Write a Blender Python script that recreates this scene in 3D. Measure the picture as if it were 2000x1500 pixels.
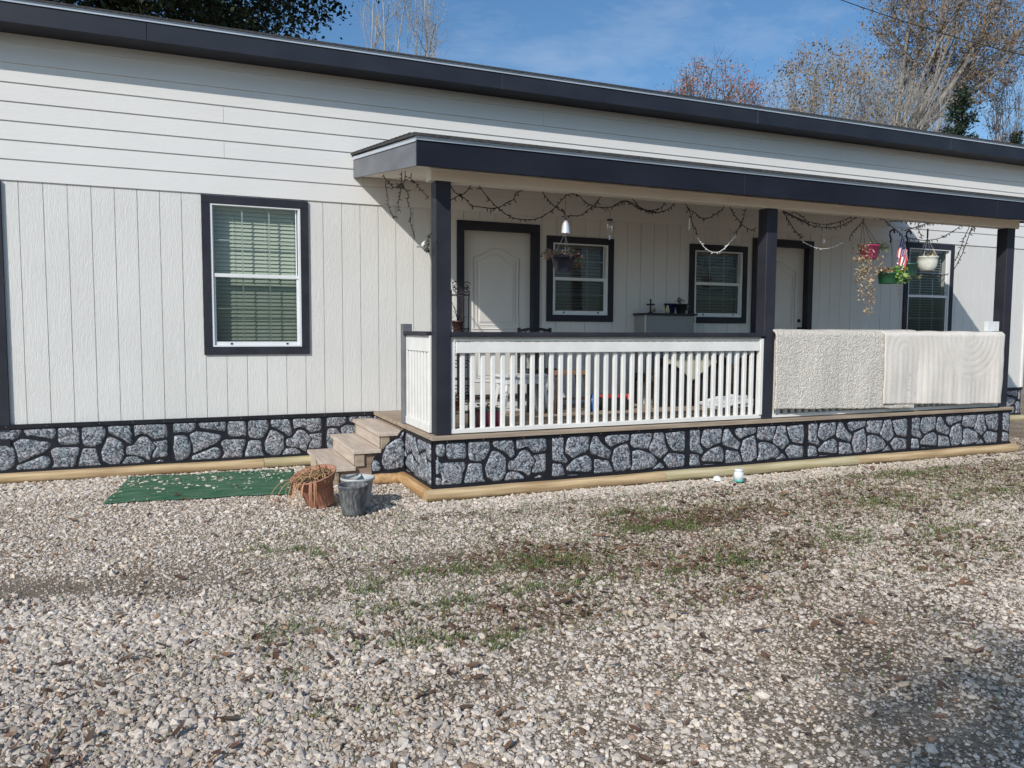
import bpy, math, random
import numpy as np
from mathutils import Vector, Matrix, noise
R = math.radians
for o in list(bpy.data.objects):
    bpy.data.objects.remove(o)
SC = bpy.context.scene
COL = SC.collection
# ------------------------------------------------------------ camera
cd = bpy.data.cameras.new('camera')
cam = bpy.data.objects.new('camera', cd)
COL.objects.link(cam)
SC.camera = cam
cd.sensor_width = 36
cd.lens = 36 * 1513.7 / 2000
cd.clip_start = .05
cd.clip_end = 1000
yaw, pit, rol = R(23.076), R(4.062), R(.2965)
fw = Vector((math.sin(yaw) * math.cos(pit), math.cos(yaw) * math.cos(pit), -math.sin(pit)))
rt = Vector((math.cos(yaw), -math.sin(yaw), 0))
up = rt.cross(fw)
rt2 = rt * math.cos(rol) + up * math.sin(rol)
up2 = up * math.cos(rol) - rt * math.sin(rol)
cam.matrix_world = Matrix(((rt2.x, up2.x, -fw.x, 0), (rt2.y, up2.y, -fw.y, 0), (rt2.z, up2.z, -fw.z, 1.5), (0, 0, 0, 1)))
# ------------------------------------------------------------ sun and sky
SA, SB = 1.21, 1.0            # sunlight travels (SA, 1, -SB)
sdir = Vector((SA, 1, -SB)).normalized()
elev = math.asin(-sdir.z)
sd = bpy.data.lights.new('sun', 'SUN')
sun = bpy.data.objects.new('sun', sd)
COL.objects.link(sun)
sd.energy = 3.75
sd.angle = R(.5)
sd.color = (1, .955, .885)
sun.rotation_euler = sdir.to_track_quat('-Z', 'Y').to_euler()
sun.location = (-12, -10, 12)
wd = bpy.data.worlds.new('World')
SC.world = wd
wd.use_nodes = True
wt = wd.node_tree
wt.nodes.clear()
def wn(t, **k):
    n = wt.nodes.new(t)
    for a, b in k.items():
        setattr(n, a, b)
    return n
sky = wn('ShaderNodeTexSky', sky_type='NISHITA', sun_disc=False)
sky.sun_elevation = elev
sky.sun_rotation = math.atan2(-sdir.x, -sdir.y)
sky.air_density = 1.0
sky.dust_density = 1.3
sky.ozone_density = 4
tc = wn('ShaderNodeTexCoord')
mp = wn('ShaderNodeMapping')
mp.inputs['Rotation'].default_value = (0, R(12), R(35))
mp.inputs['Scale'].default_value = (1.2, 5.5, 9)
nz = wn('ShaderNodeTexNoise')
nz.inputs['Scale'].default_value = 1.6
nz.inputs['Detail'].default_value = 7
nz.inputs['Roughness'].default_value = .62
cr = wn('ShaderNodeValToRGB')
cr.color_ramp.elements[0].position = .5
cr.color_ramp.elements[0].color = (0, 0, 0, 1)
cr.color_ramp.elements[1].position = .82
cr.color_ramp.elements[1].color = (.3, .3, .3, 1)
mx = wn('ShaderNodeMixRGB')
mx.inputs[2].default_value = (7.0, 7.6, 8.2, 1)
bg = wn('ShaderNodeBackground')
bg.inputs['Strength'].default_value = .11
wo = wn('ShaderNodeOutputWorld')
L = wt.links.new
L(tc.outputs['Generated'], mp.inputs['Vector'])
L(mp.outputs[0], nz.inputs['Vector'])
L(nz.outputs['Fac'], cr.inputs[0])
L(cr.outputs[0], mx.inputs[0])
tint = wn('ShaderNodeMixRGB', blend_type='MULTIPLY')
tint.inputs[0].default_value = 1
tint.inputs[2].default_value = (.84, 1.09, 1.19, 1)
L(sky.outputs[0], tint.inputs[1])
L(tint.outputs[0], mx.inputs[1])
L(mx.outputs[0], bg.inputs[0])
L(bg.outputs[0], wo.inputs[0])
SC.view_settings.view_transform = 'Standard'
SC.view_settings.look = 'None'
SC.view_settings.exposure = -.03
SC.view_settings.gamma = 1
SC.cycles.max_bounces = 6
SC.cycles.transparent_max_bounces = 12
SC.cycles.caustics_reflective = False
SC.cycles.caustics_refractive = False
SC.cycles.use_denoising = True
SC.cycles.denoising_prefilter = 'NONE'

# ------------------------------------------------------------ materials
def mat(name, c1, c2=None, sc=(8, 8, 8), rough=.6, bump=0, bsc=None, detail=4, metal=0, spec=.5, lo=.35, hi=.65, dist=.002, droug=.55, coord='Object', attr=None, attrmix=1, clear=0, sss=0):
    m = bpy.data.materials.new(name)
    m.use_nodes = True
    t = m.node_tree
    b = t.nodes['Principled BSDF']
    b.inputs['Roughness'].default_value = rough
    b.inputs['Metallic'].default_value = metal
    b.inputs['Specular IOR Level'].default_value = spec
    b.inputs['Base Color'].default_value = (*c1, 1)
    tcn = t.nodes.new('ShaderNodeTexCoord')
    def nse(s):
        mpn = t.nodes.new('ShaderNodeMapping')
        mpn.inputs['Scale'].default_value = s
        t.links.new(tcn.outputs[coord], mpn.inputs[0])
        n = t.nodes.new('ShaderNodeTexNoise')
        n.inputs['Scale'].default_value = 1
        n.inputs['Detail'].default_value = detail
        n.inputs['Roughness'].default_value = droug
        t.links.new(mpn.outputs[0], n.inputs['Vector'])
        return n
    if c2 is not None:
        n = nse(sc)
        r = t.nodes.new('ShaderNodeValToRGB')
        r.color_ramp.elements[0].position = lo
        r.color_ramp.elements[1].position = hi
        r.color_ramp.elements[0].color = (*c1, 1)
        r.color_ramp.elements[1].color = (*c2, 1)
        t.links.new(n.outputs['Fac'], r.inputs[0])
        out = r.outputs[0]
        if attr:
            a = t.nodes.new('ShaderNodeAttribute')
            a.attribute_name = attr
            mm = t.nodes.new('ShaderNodeMixRGB')
            mm.blend_type = 'MULTIPLY'
            mm.inputs[0].default_value = attrmix
            t.links.new(out, mm.inputs[1])
            t.links.new(a.outputs['Color'], mm.inputs[2])
            out = mm.outputs[0]
        t.links.new(out, b.inputs['Base Color'])
    if bump:
        n2 = nse(bsc or sc)
        bp = t.nodes.new('ShaderNodeBump')
        bp.inputs['Strength'].default_value = bump
        bp.inputs['Distance'].default_value = dist
        t.links.new(n2.outputs['Fac'], bp.inputs['Height'])
        t.links.new(bp.outputs[0], b.inputs['Normal'])
    return m

def grain_mat(name, c1, c2, axis, rough=.55, bump=.6):
    """embossed wood grain siding: distorted bands stretched along one axis"""
    m = mat(name, c1, c2, sc=(1.3, 1.3, 1.3), rough=rough, lo=.3, hi=.7)
    t = m.node_tree
    b = t.nodes['Principled BSDF']
    tcn = t.nodes.new('ShaderNodeTexCoord')
    mpn = t.nodes.new('ShaderNodeMapping')
    s = [34, 34, 34]
    s[axis] = 4.2
    mpn.inputs['Scale'].default_value = s
    t.links.new(tcn.outputs['Object'], mpn.inputs[0])
    n = t.nodes.new('ShaderNodeTexNoise')
    n.inputs['Scale'].default_value = 1
    n.inputs['Detail'].default_value = 3.5
    n.inputs['Distortion'].default_value = 1.6
    t.links.new(mpn.outputs[0], n.inputs['Vector'])
    w = t.nodes.new('ShaderNodeMath')
    w.operation = 'MULTIPLY'
    w.inputs[1].default_value = 26
    t.links.new(n.outputs['Fac'], w.inputs[0])
    sn = t.nodes.new('ShaderNodeMath')
    sn.operation = 'SINE'
    t.links.new(w.outputs[0], sn.inputs[0])
    bp = t.nodes.new('ShaderNodeBump')
    bp.inputs['Strength'].default_value = bump
    bp.inputs['Distance'].default_value = .0014
    t.links.new(sn.outputs[0], bp.inputs['Height'])
    t.links.new(bp.outputs[0], b.inputs['Normal'])
    return m

M = {}
M['siding'] = grain_mat('siding_vertical_paint', (.675, .655, .63), (.725, .705, .68), 2, bump=.45)
M['lap'] = grain_mat('siding_lap_paint', (.70, .68, .66), (.74, .72, .70), 0, bump=.22)
M['gap'] = mat('siding_groove', (.62, .61, .59), rough=.8)
M['taupe'] = mat('porch_ceiling_paint', (.76, .69, .60), (.80, .74, .65), sc=(2, 2, 9), rough=.7, bump=.2, bsc=(3, 60, 60))
M['dark'] = mat('charcoal_trim_paint', (.022, .022, .031), (.034, .034, .046), sc=(3, 3, 3), rough=.55, bump=.4, bsc=(40, 40, 9), spec=.25)
M['darkh'] = mat('charcoal_board_paint', (.016, .019, .030), (.024, .028, .040), sc=(2, 3, 3), rough=.5, bump=.3, bsc=(5, 40, 40), spec=.35)
M['darkf'] = mat('navy_fascia_paint', (.010, .012, .021), (.016, .018, .029), sc=(1.5, 3, 3), rough=.6, bump=.35, bsc=(4, 40, 40), spec=.2)
M['dark_sheen'] = mat('charcoal_paint_sheen_tint', (.12, .125, .14), (.17, .175, .19), sc=(2, 2, 6), rough=.6, bump=.3, bsc=(30, 5, 40))  # charcoal lightened: glancing sheen on left-facing boards put into the colour
M['black'] = mat('black_panel_paint', (.011, .011, .016), (.02, .02, .026), sc=(9, 9, 9), rough=.5, bump=.4, bsc=(60, 60, 60), spec=.3)
M['white'] = mat('white_trim_paint', (.74, .72, .69), (.82, .80, .77), sc=(5, 5, 5), rough=.5, bump=.35, bsc=(10, 10, 60), dist=.0015)
M['vinyl'] = mat('white_window_vinyl', (.72, .73, .75), (.78, .79, .8), sc=(4, 4, 4), rough=.35)
M['door'] = mat('white_door_paint', (.64, .61, .58), (.68, .65, .62), sc=(1.5, 1.5, 1.5), rough=.45)
M['metal'] = mat('drip_edge_metal', (.48, .52, .58), (.62, .66, .72), sc=(1.2, 30, 30), rough=.38, metal=.25)
M['shingle'] = mat('dark_shingle', (.03, .03, .034), (.075, .07, .068), sc=(40, 40, 40), rough=.95, bump=.8, bsc=(60, 60, 60), dist=.006)
M['deck'] = mat('weathered_deck_wood', (.24, .175, .125), (.44, .355, .27), sc=(2.2, 28, 28), rough=.85, bump=.5, bsc=(4, 60, 60), detail=6, lo=.3, hi=.72)
M['step'] = mat('weathered_step_wood', (.42, .33, .27), (.60, .51, .43), sc=(26, 2.5, 26), rough=.85, bump=.6, bsc=(50, 4, 50), detail=6, lo=.28, hi=.72)
M['plyw'] = mat('brown_side_board', (.23, .155, .11), (.36, .26, .20), sc=(3, 26, 20), rough=.85, bump=.5, detail=6)
M['log'] = mat('pale_landscape_timber', (.30, .19, .09), (.66, .49, .29), sc=(1.6, 26, 26), rough=.75, bump=.7, bsc=(3, 60, 60), detail=6, lo=.3, hi=.7)
M['log2'] = mat('greenish_landscape_timber', (.34, .27, .14), (.60, .52, .33), sc=(1.6, 26, 26), rough=.75, bump=.7, bsc=(3, 60, 60), detail=6, lo=.3, hi=.7)
M['logy'] = mat('orange_landscape_timber', (.34, .17, .06), (.66, .44, .23), sc=(26, 1.6, 26), rough=.75, bump=.7, detail=6, lo=.3, hi=.7)
M['wire'] = mat('dark_wire', (.018, .011, .01), rough=.5)
M['wwire'] = mat('white_wire', (.7, .7, .68), rough=.5)
M['silver'] = mat('polished_silver', (.85, .85, .86), rough=.12, metal=1)
M['blind'] = mat('white_blind_slat', (.66, .69, .66), rough=.5)
M['blindg'] = mat('grey_blind_slat', (.52, .47, .42), (.58, .53, .48), rough=.6)
M['room'] = mat('dim_room_wall', (.05, .05, .05), rough=.9)
M['munt'] = mat('glazing_bar', (.5, .54, .54), rough=.5)

# printed stone: pale blue grey with a fine embossed black speckle
def stone_mat():
    m = bpy.data.materials.new('embossed_stone_paint')
    m.use_nodes = True
    t = m.node_tree
    b = t.nodes['Principled BSDF']
    b.inputs['Roughness'].default_value = .55
    b.inputs['Specular IOR Level'].default_value = .35
    tcn = t.nodes.new('ShaderNodeTexCoord')
    def nz(s, d, ro, dis=0):
        n = t.nodes.new('ShaderNodeTexNoise')
        n.inputs['Scale'].default_value = s
        n.inputs['Detail'].default_value = d
        n.inputs['Roughness'].default_value = ro
        n.inputs['Distortion'].default_value = dis
        t.links.new(tcn.outputs['Object'], n.inputs['Vector'])
        return n
    n1 = nz(30, 5, .68, 1.6)
    n2 = nz(9, 3, .5)
    r1 = t.nodes.new('ShaderNodeValToRGB')
    e = r1.color_ramp.elements
    e[0].position = .36; e[0].color = (.02, .025, .035, 1)
    e[1].position = .60; e[1].color = (.52, .525, .555, 1)
    k = e.new(.47); k.color = (.12, .125, .145, 1)
    t.links.new(n1.outputs['Fac'], r1.inputs[0])
    r2 = t.nodes.new('ShaderNodeValToRGB')
    e = r2.color_ramp.elements
    e[0].position = .3; e[0].color = (.80, .90, .93, 1)
    e[1].position = .7; e[1].color = (1, .93, .93, 1)
    t.links.new(n2.outputs['Fac'], r2.inputs[0])
    mm = t.nodes.new('ShaderNodeMixRGB')
    mm.blend_type = 'MULTIPLY'
    mm.inputs[0].default_value = 1
    t.links.new(r1.outputs[0], mm.inputs[1])
    t.links.new(r2.outputs[0], mm.inputs[2])
    t.links.new(mm.outputs[0], b.inputs['Base Color'])
    bp = t.nodes.new('ShaderNodeBump')
    bp.inputs['Strength'].default_value = .9
    bp.inputs['Distance'].default_value = .006
    t.links.new(n1.outputs['Fac'], bp.inputs['Height'])
    t.links.new(bp.outputs[0], b.inputs['Normal'])
    return m
M['stone'] = stone_mat()

def glass_mat(name, tint, refl=.5, rough=.02, screen=None):
    m = bpy.data.materials.new(name)
    m.use_nodes = True
    t = m.node_tree
    t.nodes.clear()
    o = t.nodes.new('ShaderNodeOutputMaterial')
    tr = t.nodes.new('ShaderNodeBsdfTransparent')
    tr.inputs[0].default_value = (*tint, 1)
    gl = t.nodes.new('ShaderNodeBsdfGlossy')
    gl.inputs['Roughness'].default_value = rough
    gl.inputs[0].default_value = (1, 1, 1, 1)
    lw = t.nodes.new('ShaderNodeLayerWeight')
    lw.inputs[0].default_value = .5
    pw = t.nodes.new('ShaderNodeMath')
    pw.operation = 'POWER'
    pw.inputs[1].default_value = 4
    t.links.new(lw.outputs['Facing'], pw.inputs[0])
    mu = t.nodes.new('ShaderNodeMath')
    mu.operation = 'MULTIPLY_ADD'
    mu.inputs[1].default_value = .8
    mu.inputs[2].default_value = .045 * refl
    t.links.new(pw.outputs[0], mu.inputs[0])
    mxn = t.nodes.new('ShaderNodeMixShader')
    t.links.new(mu.outputs[0], mxn.inputs[0])
    t.links.new(tr.outputs[0], mxn.inputs[1])
    t.links.new(gl.outputs[0], mxn.inputs[2])
    t.links.new(mxn.outputs[0], o.inputs[0])
    return m
M['glass'] = glass_mat('tinted_window_glass', (.78, .81, .74), 1.0)
M['glasslow'] = glass_mat('screened_window_glass', (.50, .54, .50), .8)
M['glassd'] = glass_mat('dark_window_glass', (.42, .43, .44), .9)
M['glassdl'] = glass_mat('dark_screened_window_glass', (.30, .31, .33), .7)
M['glassm'] = glass_mat('medium_window_glass', (.62, .63, .65), .9)
M['glassn'] = glass_mat('clear_window_glass', (.76, .77, .78), .9)
M['clear'] = glass_mat('clear_ornament_glass', (.88, .9, .92), 2.5)

# ------------------------------------------------------------ mesh builder
class MB:
    def __init__(s):
        s.v = []; s.f = []; s.mi = []; s.sm = []; s.cur = 0
    def add(s, vs, fs, smooth=False):
        n = len(s.v)
        s.v += [tuple(p) for p in vs]
        for f in fs:
            s.f.append(tuple(i + n for i in f)); s.mi.append(s.cur); s.sm.append(smooth)
        return s
    def box(s, x0, x1, y0, y1, z0, z1):
        vs = [(x, y, z) for z in (z0, z1) for y in (y0, y1) for x in (x0, x1)]
        return s.add(vs, [(0, 2, 3, 1), (4, 5, 7, 6), (0, 1, 5, 4), (2, 6, 7, 3), (0, 4, 6, 2), (1, 3, 7, 5)])
    def hexa(s, p):
        return s.add(p, [(0, 2, 3, 1), (4, 5, 7, 6), (0, 1, 5, 4), (2, 6, 7, 3), (0, 4, 6, 2), (1, 3, 7, 5)])
    def beam(s, a, b, w, h, upv=(0, 0, 1)):
        a = Vector(a); b = Vector(b); d = (b - a).normalized()
        u = Vector(upv)
        sd_ = d.cross(u)
        if sd_.length < 1e-4:
            sd_ = d.cross(Vector((1, 0, 0)))
        sd_.normalize(); u = sd_.cross(d)
        vs = []
        for c in (a, b):
            for i, j in ((-1, -1), (1, -1), (-1, 1), (1, 1)):
                vs.append(c + sd_ * w / 2 * i + u * h / 2 * j)
        return s.hexa([vs[i] for i in (0, 1, 4, 5, 2, 3, 6, 7)])
    def tube(s, pts, r, n=6, cap=True, smooth=True):
        pts = [Vector(p) for p in pts]
        rr = r if hasattr(r, '__len__') else [r] * len(pts)
        ref = Vector((.31, .17, .93))
        vs = []; fs = []
        for i, p in enumerate(pts):
            d = (pts[min(i + 1, len(pts) - 1)] - pts[max(i - 1, 0)])
            if d.length < 1e-9: d = Vector((0, 0, 1))
            d.normalize()
            u = d.cross(ref)
            if u.length < .05: u = d.cross(Vector((1, 0, 0)))
            u.normalize(); w = d.cross(u)
            for k in range(n):
                a = 2 * math.pi * k / n
                vs.append(p + (u * math.cos(a) + w * math.sin(a)) * rr[i])
        for i in range(len(pts) - 1):
            for k in range(n):
                a = i * n + k; b = i * n + (k + 1) % n
                fs.append((a, b, b + n, a + n))
        if cap:
            fs.append(tuple(range(n))[::-1]); fs.append(tuple(range((len(pts) - 1) * n, len(pts) * n)))
        return s.add(vs, fs, smooth)
    def lathe(s, prof, c=(0, 0, 0), n=24, tilt=None, rib=0, nrib=0, smooth=True):
        vs = []; fs = []
        Mx = tilt or Matrix.Identity(3)
        c = Vector(c)
        for (r, z) in prof:
            for k in range(n):
                a = 2 * math.pi * k / n
                q = r * (1 + (rib * math.cos(a * nrib) if rib and r > .03 else 0))
                vs.append(c + Mx @ Vector((q * math.cos(a), q * math.sin(a), z)))
        for i in range(len(prof) - 1):
            for k in range(n):
                a = i * n + k; b = i * n + (k + 1) % n
                fs.append((a, b, b + n, a + n))
        return s.add(vs, fs, smooth)
    def build(s, name, m, parent=None, bevel=0, base=None):
        me = bpy.data.meshes.new(name)
        off = Vector((0, 0, 0))
        p = parent
        while p is not None:
            off += Vector(p.location); p = p.parent
        if base is not None: off = off + Vector(base)
        me.from_pydata([(v[0] - off.x, v[1] - off.y, v[2] - off.z) for v in s.v], [], s.f)
        me.polygons.foreach_set('material_index', s.mi)
        me.polygons.foreach_set('use_smooth', s.sm)
        for mm in (m if isinstance(m, (list, tuple)) else [m]):
            me.materials.append(mm)
        me.update()
        o = bpy.data.objects.new(name, me)
        COL.objects.link(o)
        if base is not None: o.location = base
        if parent is not None: o.parent = parent
        if bevel:
            b = o.modifiers.new('edge', 'BEVEL')
            b.width = bevel; b.segments = 1; b.limit_method = 'ANGLE'
        return o

def tag(o, label=None, cat=None, group=None, kind=None):
    if label: o['label'] = label
    if cat: o['category'] = cat
    if group: o['group'] = group
    if kind: o['kind'] = kind
    return o
def thing(name, label, cat, loc=(0, 0, 0), group=None):
    o = bpy.data.objects.new(name, None)
    o.empty_display_size = .1
    COL.objects.link(o)
    o.location = loc
    return tag(o, label, cat, group)
def subtract(r, holes):
    out = [r]
    for h in holes:
        nx = []
        for (x0, x1, z0, z1) in out:
            a0, a1, b0, b1 = max(x0, h[0]), min(x1, h[1]), max(z0, h[2]), min(z1, h[3])
            if a0 >= a1 or b0 >= b1:
                nx.append((x0, x1, z0, z1)); continue
            if x0 < a0: nx.append((x0, a0, z0, z1))
            if a1 < x1: nx.append((a1, x1, z0, z1))
            if z0 < b0: nx.append((a0, a1, z0, b0))
            if b1 < z1: nx.append((a0, a1, b1, z1))
        out = nx
    return out
def clip_poly(p, axis, val, keep_greater):
    out = []
    for i in range(len(p)):
        a, b = p[i], p[(i + 1) % len(p)]
        ia = (a[axis] >= val) == keep_greater; ib = (b[axis] >= val) == keep_greater
        if ia: out.append(a)
        if ia != ib:
            t = (val - a[axis]) / (b[axis] - a[axis])
            out.append((a[0] + (b[0] - a[0]) * t, a[1] + (b[1] - a[1]) * t))
    return out
# ============================================================ THE HOUSE
W = 8.72          # face of the house siding
P = 6.5           # front plane of the porch posts
HX0, HX1 = -7.0, 13.12
house = thing('house', 'long white single-storey house with charcoal trim, dark eave and grey stone-pattern skirting', 'house', (5, W, 0))
WIN = {  # casing outer x0,x1,z0,z1
    'a': (.215, 1.292, 1.215, 2.866), 'b': (4.168, 5.115, 1.597, 2.652), 'c': (6.288, 7.250, 1.594, 2.652), 'd': (10.275, 11.352, 1.215, 2.866)}
DOORS = {'a': (2.999, 4.070, 2.772), 'b': (7.344, 8.438, 2.782)}
CAS = .083
holes = []
for k, (a, b, c, d) in WIN.items():
    holes.append((a + .05, b - .05, c + .05, d - .05))
for k, (a, b, d) in DOORS.items():
    holes.append((a + .05, b - .05, .50, d - .05))
# structural wall behind the siding, plus the rest of the house
mb = MB()
for (x0, x1, z0, z1) in subtract((HX0, HX1, .06, 4.24), holes):
    mb.box(x0, x1, W + .009, W + .16, z0, z1)
mb.box(HX0, HX0 + .15, W + .16, W + 8, .06, 4.24)
mb.box(HX1 - .15, HX1, W + .16, W + 8, .06, 4.24)
mb.box(HX0, HX1, W + 8, W + 8.15, .06, 4.24)
mb.build('wall', M['gap'], house)
mb = MB()
mb.box(HX0 + .15, HX1 - .15, W + .16, W + 8, .45, .5)
mb.box(HX0 + .15, HX1 - .15, W + .16, W + 8, 3.1, 3.15)
mb.box(HX0 + .15, HX1 - .15, W + 2.2, W + 2.3, .5, 3.1)
mb.build('interior', M['room'], house)
# vertical grooved panels
mb = MB()
gx = .029
k0 = int((HX0 - gx) / .2037) - 1
rnd = random.Random(3)
for k in range(k0, 70):
    a = gx + .2037 * k + .003; b = a + .2037 - .006
    a = max(a, HX0); b = min(b, HX1)
    if b - a < .02: continue
    for (x0, x1, z0, z1) in subtract((a, b, .552, 2.885), holes):
        mb.box(x0, x1, W, W + .009, z0, z1)
mb.build('panel_siding', M['siding'], house)
# horizontal lap boards above
mb = MB()
zs = [2.88, 3.078, 3.257, 3.434, 3.612, 3.789, 3.966, 4.143, 4.238]
for i in range(len(zs) - 1):
    z0, z1 = zs[i], zs[i + 1]
    prou = .016
    joints = [HX0, -3.2 + (i % 2) * 1.1, .452 if i in (2, 4) else (1.9 if i in (1,) else .452 - 2.44), 4.11 + (i % 2) * 2.44, 8.9 - (i % 2) * 1.22, HX1]
    joints = sorted(joints)
    for j in range(len(joints) - 1):
        x0, x1 = joints[j] + .0012, joints[j + 1] - .0012
        mb.hexa([(x0, W - prou, z0), (x1, W - prou, z0), (x0, W + .009, z0), (x1, W + .009, z0),
                 (x0, W - .004, z1 - .001), (x1, W - .004, z1 - .001), (x0, W + .009, z1 - .001), (x1, W + .009, z1 - .001)])
mb.build('lap_siding', M['lap'], house)
# corner boards
mb = MB(); mb.box(-1.76, -1.535, W - .032, W - .001, .30, 2.872); mb.build('corner_board', M['dark'], house, .003)
mb = MB(); mb.box(HX1 - .005, HX1 + .03, W - .022, W + .1, .56, 4.23); mb.build('corner_board', M['white'], house)
mb = MB()
mb.box(HX1 + .001, HX1 + .02, W + .1, W + 8.1, .56, 4.23)
mb.build('end_siding', M['lap'], house)

STA = [[(0.04,0.521),(0.247,0.517),(0.232,0.439),(0.181,0.412),(0.039,0.41)],[(0.276,0.5),(0.533,0.507),(0.533,0.416),(0.501,0.401),(0.428,0.432),(0.3,0.445)],[(0.568,0.515),(0.721,0.513),(0.742,0.439),(0.739,0.341),(0.591,0.346),(0.567,0.377)],[(0.775,0.516),(0.958,0.515),(0.975,0.429),(0.928,0.331),(0.874,0.308),(0.785,0.329),(0.772,0.396)],[(1.003,0.513),(1.191,0.512),(1.208,0.423),(1.216,0.336),(1.183,0.317),(1.143,0.369),(1.011,0.434)],[(1.237,0.51),(1.528,0.511),(1.536,0.37),(1.417,0.354),(1.362,0.412),(1.278,0.415),(1.249,0.388)],[(0.043,0.375),(0.142,0.372),(0.187,0.304),(0.191,0.203),(0.158,0.14),(0.082,0.099),(0.049,0.128),(0.035,0.248)],[(0.189,0.377),(0.257,0.411),(0.478,0.368),(0.491,0.33),(0.442,0.281),(0.227,0.187),(0.22,0.275)],[(0.209,0.155),(0.354,0.202),(0.424,0.236),(0.467,0.224),(0.487,0.172),(0.438,0.081),(0.207,0.084)],[(0.494,0.278),(0.529,0.309),(0.735,0.303),(0.73,0.247),(0.707,0.211),(0.696,0.084),(0.481,0.081),(0.531,0.164),(0.51,0.24)],[(0.775,0.287),(0.891,0.278),(0.899,0.2),(0.911,0.133),(0.956,0.101),(0.906,0.083),(0.731,0.082),(0.742,0.171)],[(0.997,0.39),(1.065,0.372),(1.128,0.312),(1.131,0.187),(1.088,0.117),(1.038,0.096),(0.952,0.159),(0.936,0.245),(0.964,0.311)],[(1.165,0.286),(1.229,0.297),(1.286,0.376),(1.342,0.374),(1.389,0.318),(1.426,0.268),(1.378,0.212),(1.372,0.135),(1.302,0.187),(1.163,0.214)],[(1.403,0.318),(1.536,0.335),(1.534,0.169),(1.396,0.167),(1.416,0.229),(1.449,0.267)],[(1.111,0.102),(1.163,0.185),(1.246,0.18),(1.311,0.133),(1.315,0.089),(1.125,0.086)],[(1.351,0.087),(1.474,0.138),(1.527,0.084),(1.424,0.081)]]
STB = [[(0.039,0.479),(0.156,0.477),(0.147,0.327),(0.207,0.246),(0.187,0.235),(0.045,0.278)],[(0.213,0.477),(0.428,0.478),(0.417,0.337),(0.326,0.317),(0.26,0.282),(0.178,0.34),(0.193,0.427)],[(0.474,0.472),(0.516,0.473),(0.568,0.392),(0.671,0.319),(0.646,0.249),(0.459,0.309),(0.442,0.354)],[(0.605,0.458),(0.651,0.474),(0.872,0.474),(0.869,0.414),(0.73,0.391),(0.679,0.364),(0.618,0.412)],[(0.907,0.473),(1.142,0.471),(1.092,0.322),(0.94,0.342),(0.896,0.367)],[(1.169,0.472),(1.269,0.471),(1.29,0.353),(1.328,0.289),(1.238,0.22),(1.119,0.301),(1.118,0.339),(1.153,0.399)],[(1.301,0.46),(1.523,0.47),(1.53,0.364),(1.523,0.266),(1.392,0.293),(1.345,0.343)],[(0.045,0.235),(0.143,0.217),(0.16,0.143),(0.179,0.094),(0.043,0.096)],[(0.188,0.192),(0.285,0.267),(0.393,0.292),(0.443,0.265),(0.457,0.19),(0.449,0.132),(0.204,0.158)],[(0.494,0.251),(0.647,0.219),(0.691,0.129),(0.688,0.091),(0.496,0.094)],[(0.714,0.339),(0.852,0.384),(0.879,0.299),(0.895,0.146),(0.822,0.116),(0.726,0.096),(0.712,0.173),(0.685,0.243)],[(0.919,0.301),(0.994,0.308),(1.138,0.261),(1.207,0.184),(1.168,0.136),(0.927,0.098),(0.9,0.13),(0.93,0.174)],[(1.28,0.198),(1.347,0.257),(1.529,0.23),(1.523,0.089),(1.351,0.089),(1.336,0.14)],[(1.132,0.095),(1.239,0.17),(1.31,0.095),(1.214,0.082)],[(0.205,0.121),(0.445,0.107),(0.429,0.091),(0.213,0.091)]]
PW = 1.567
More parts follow.
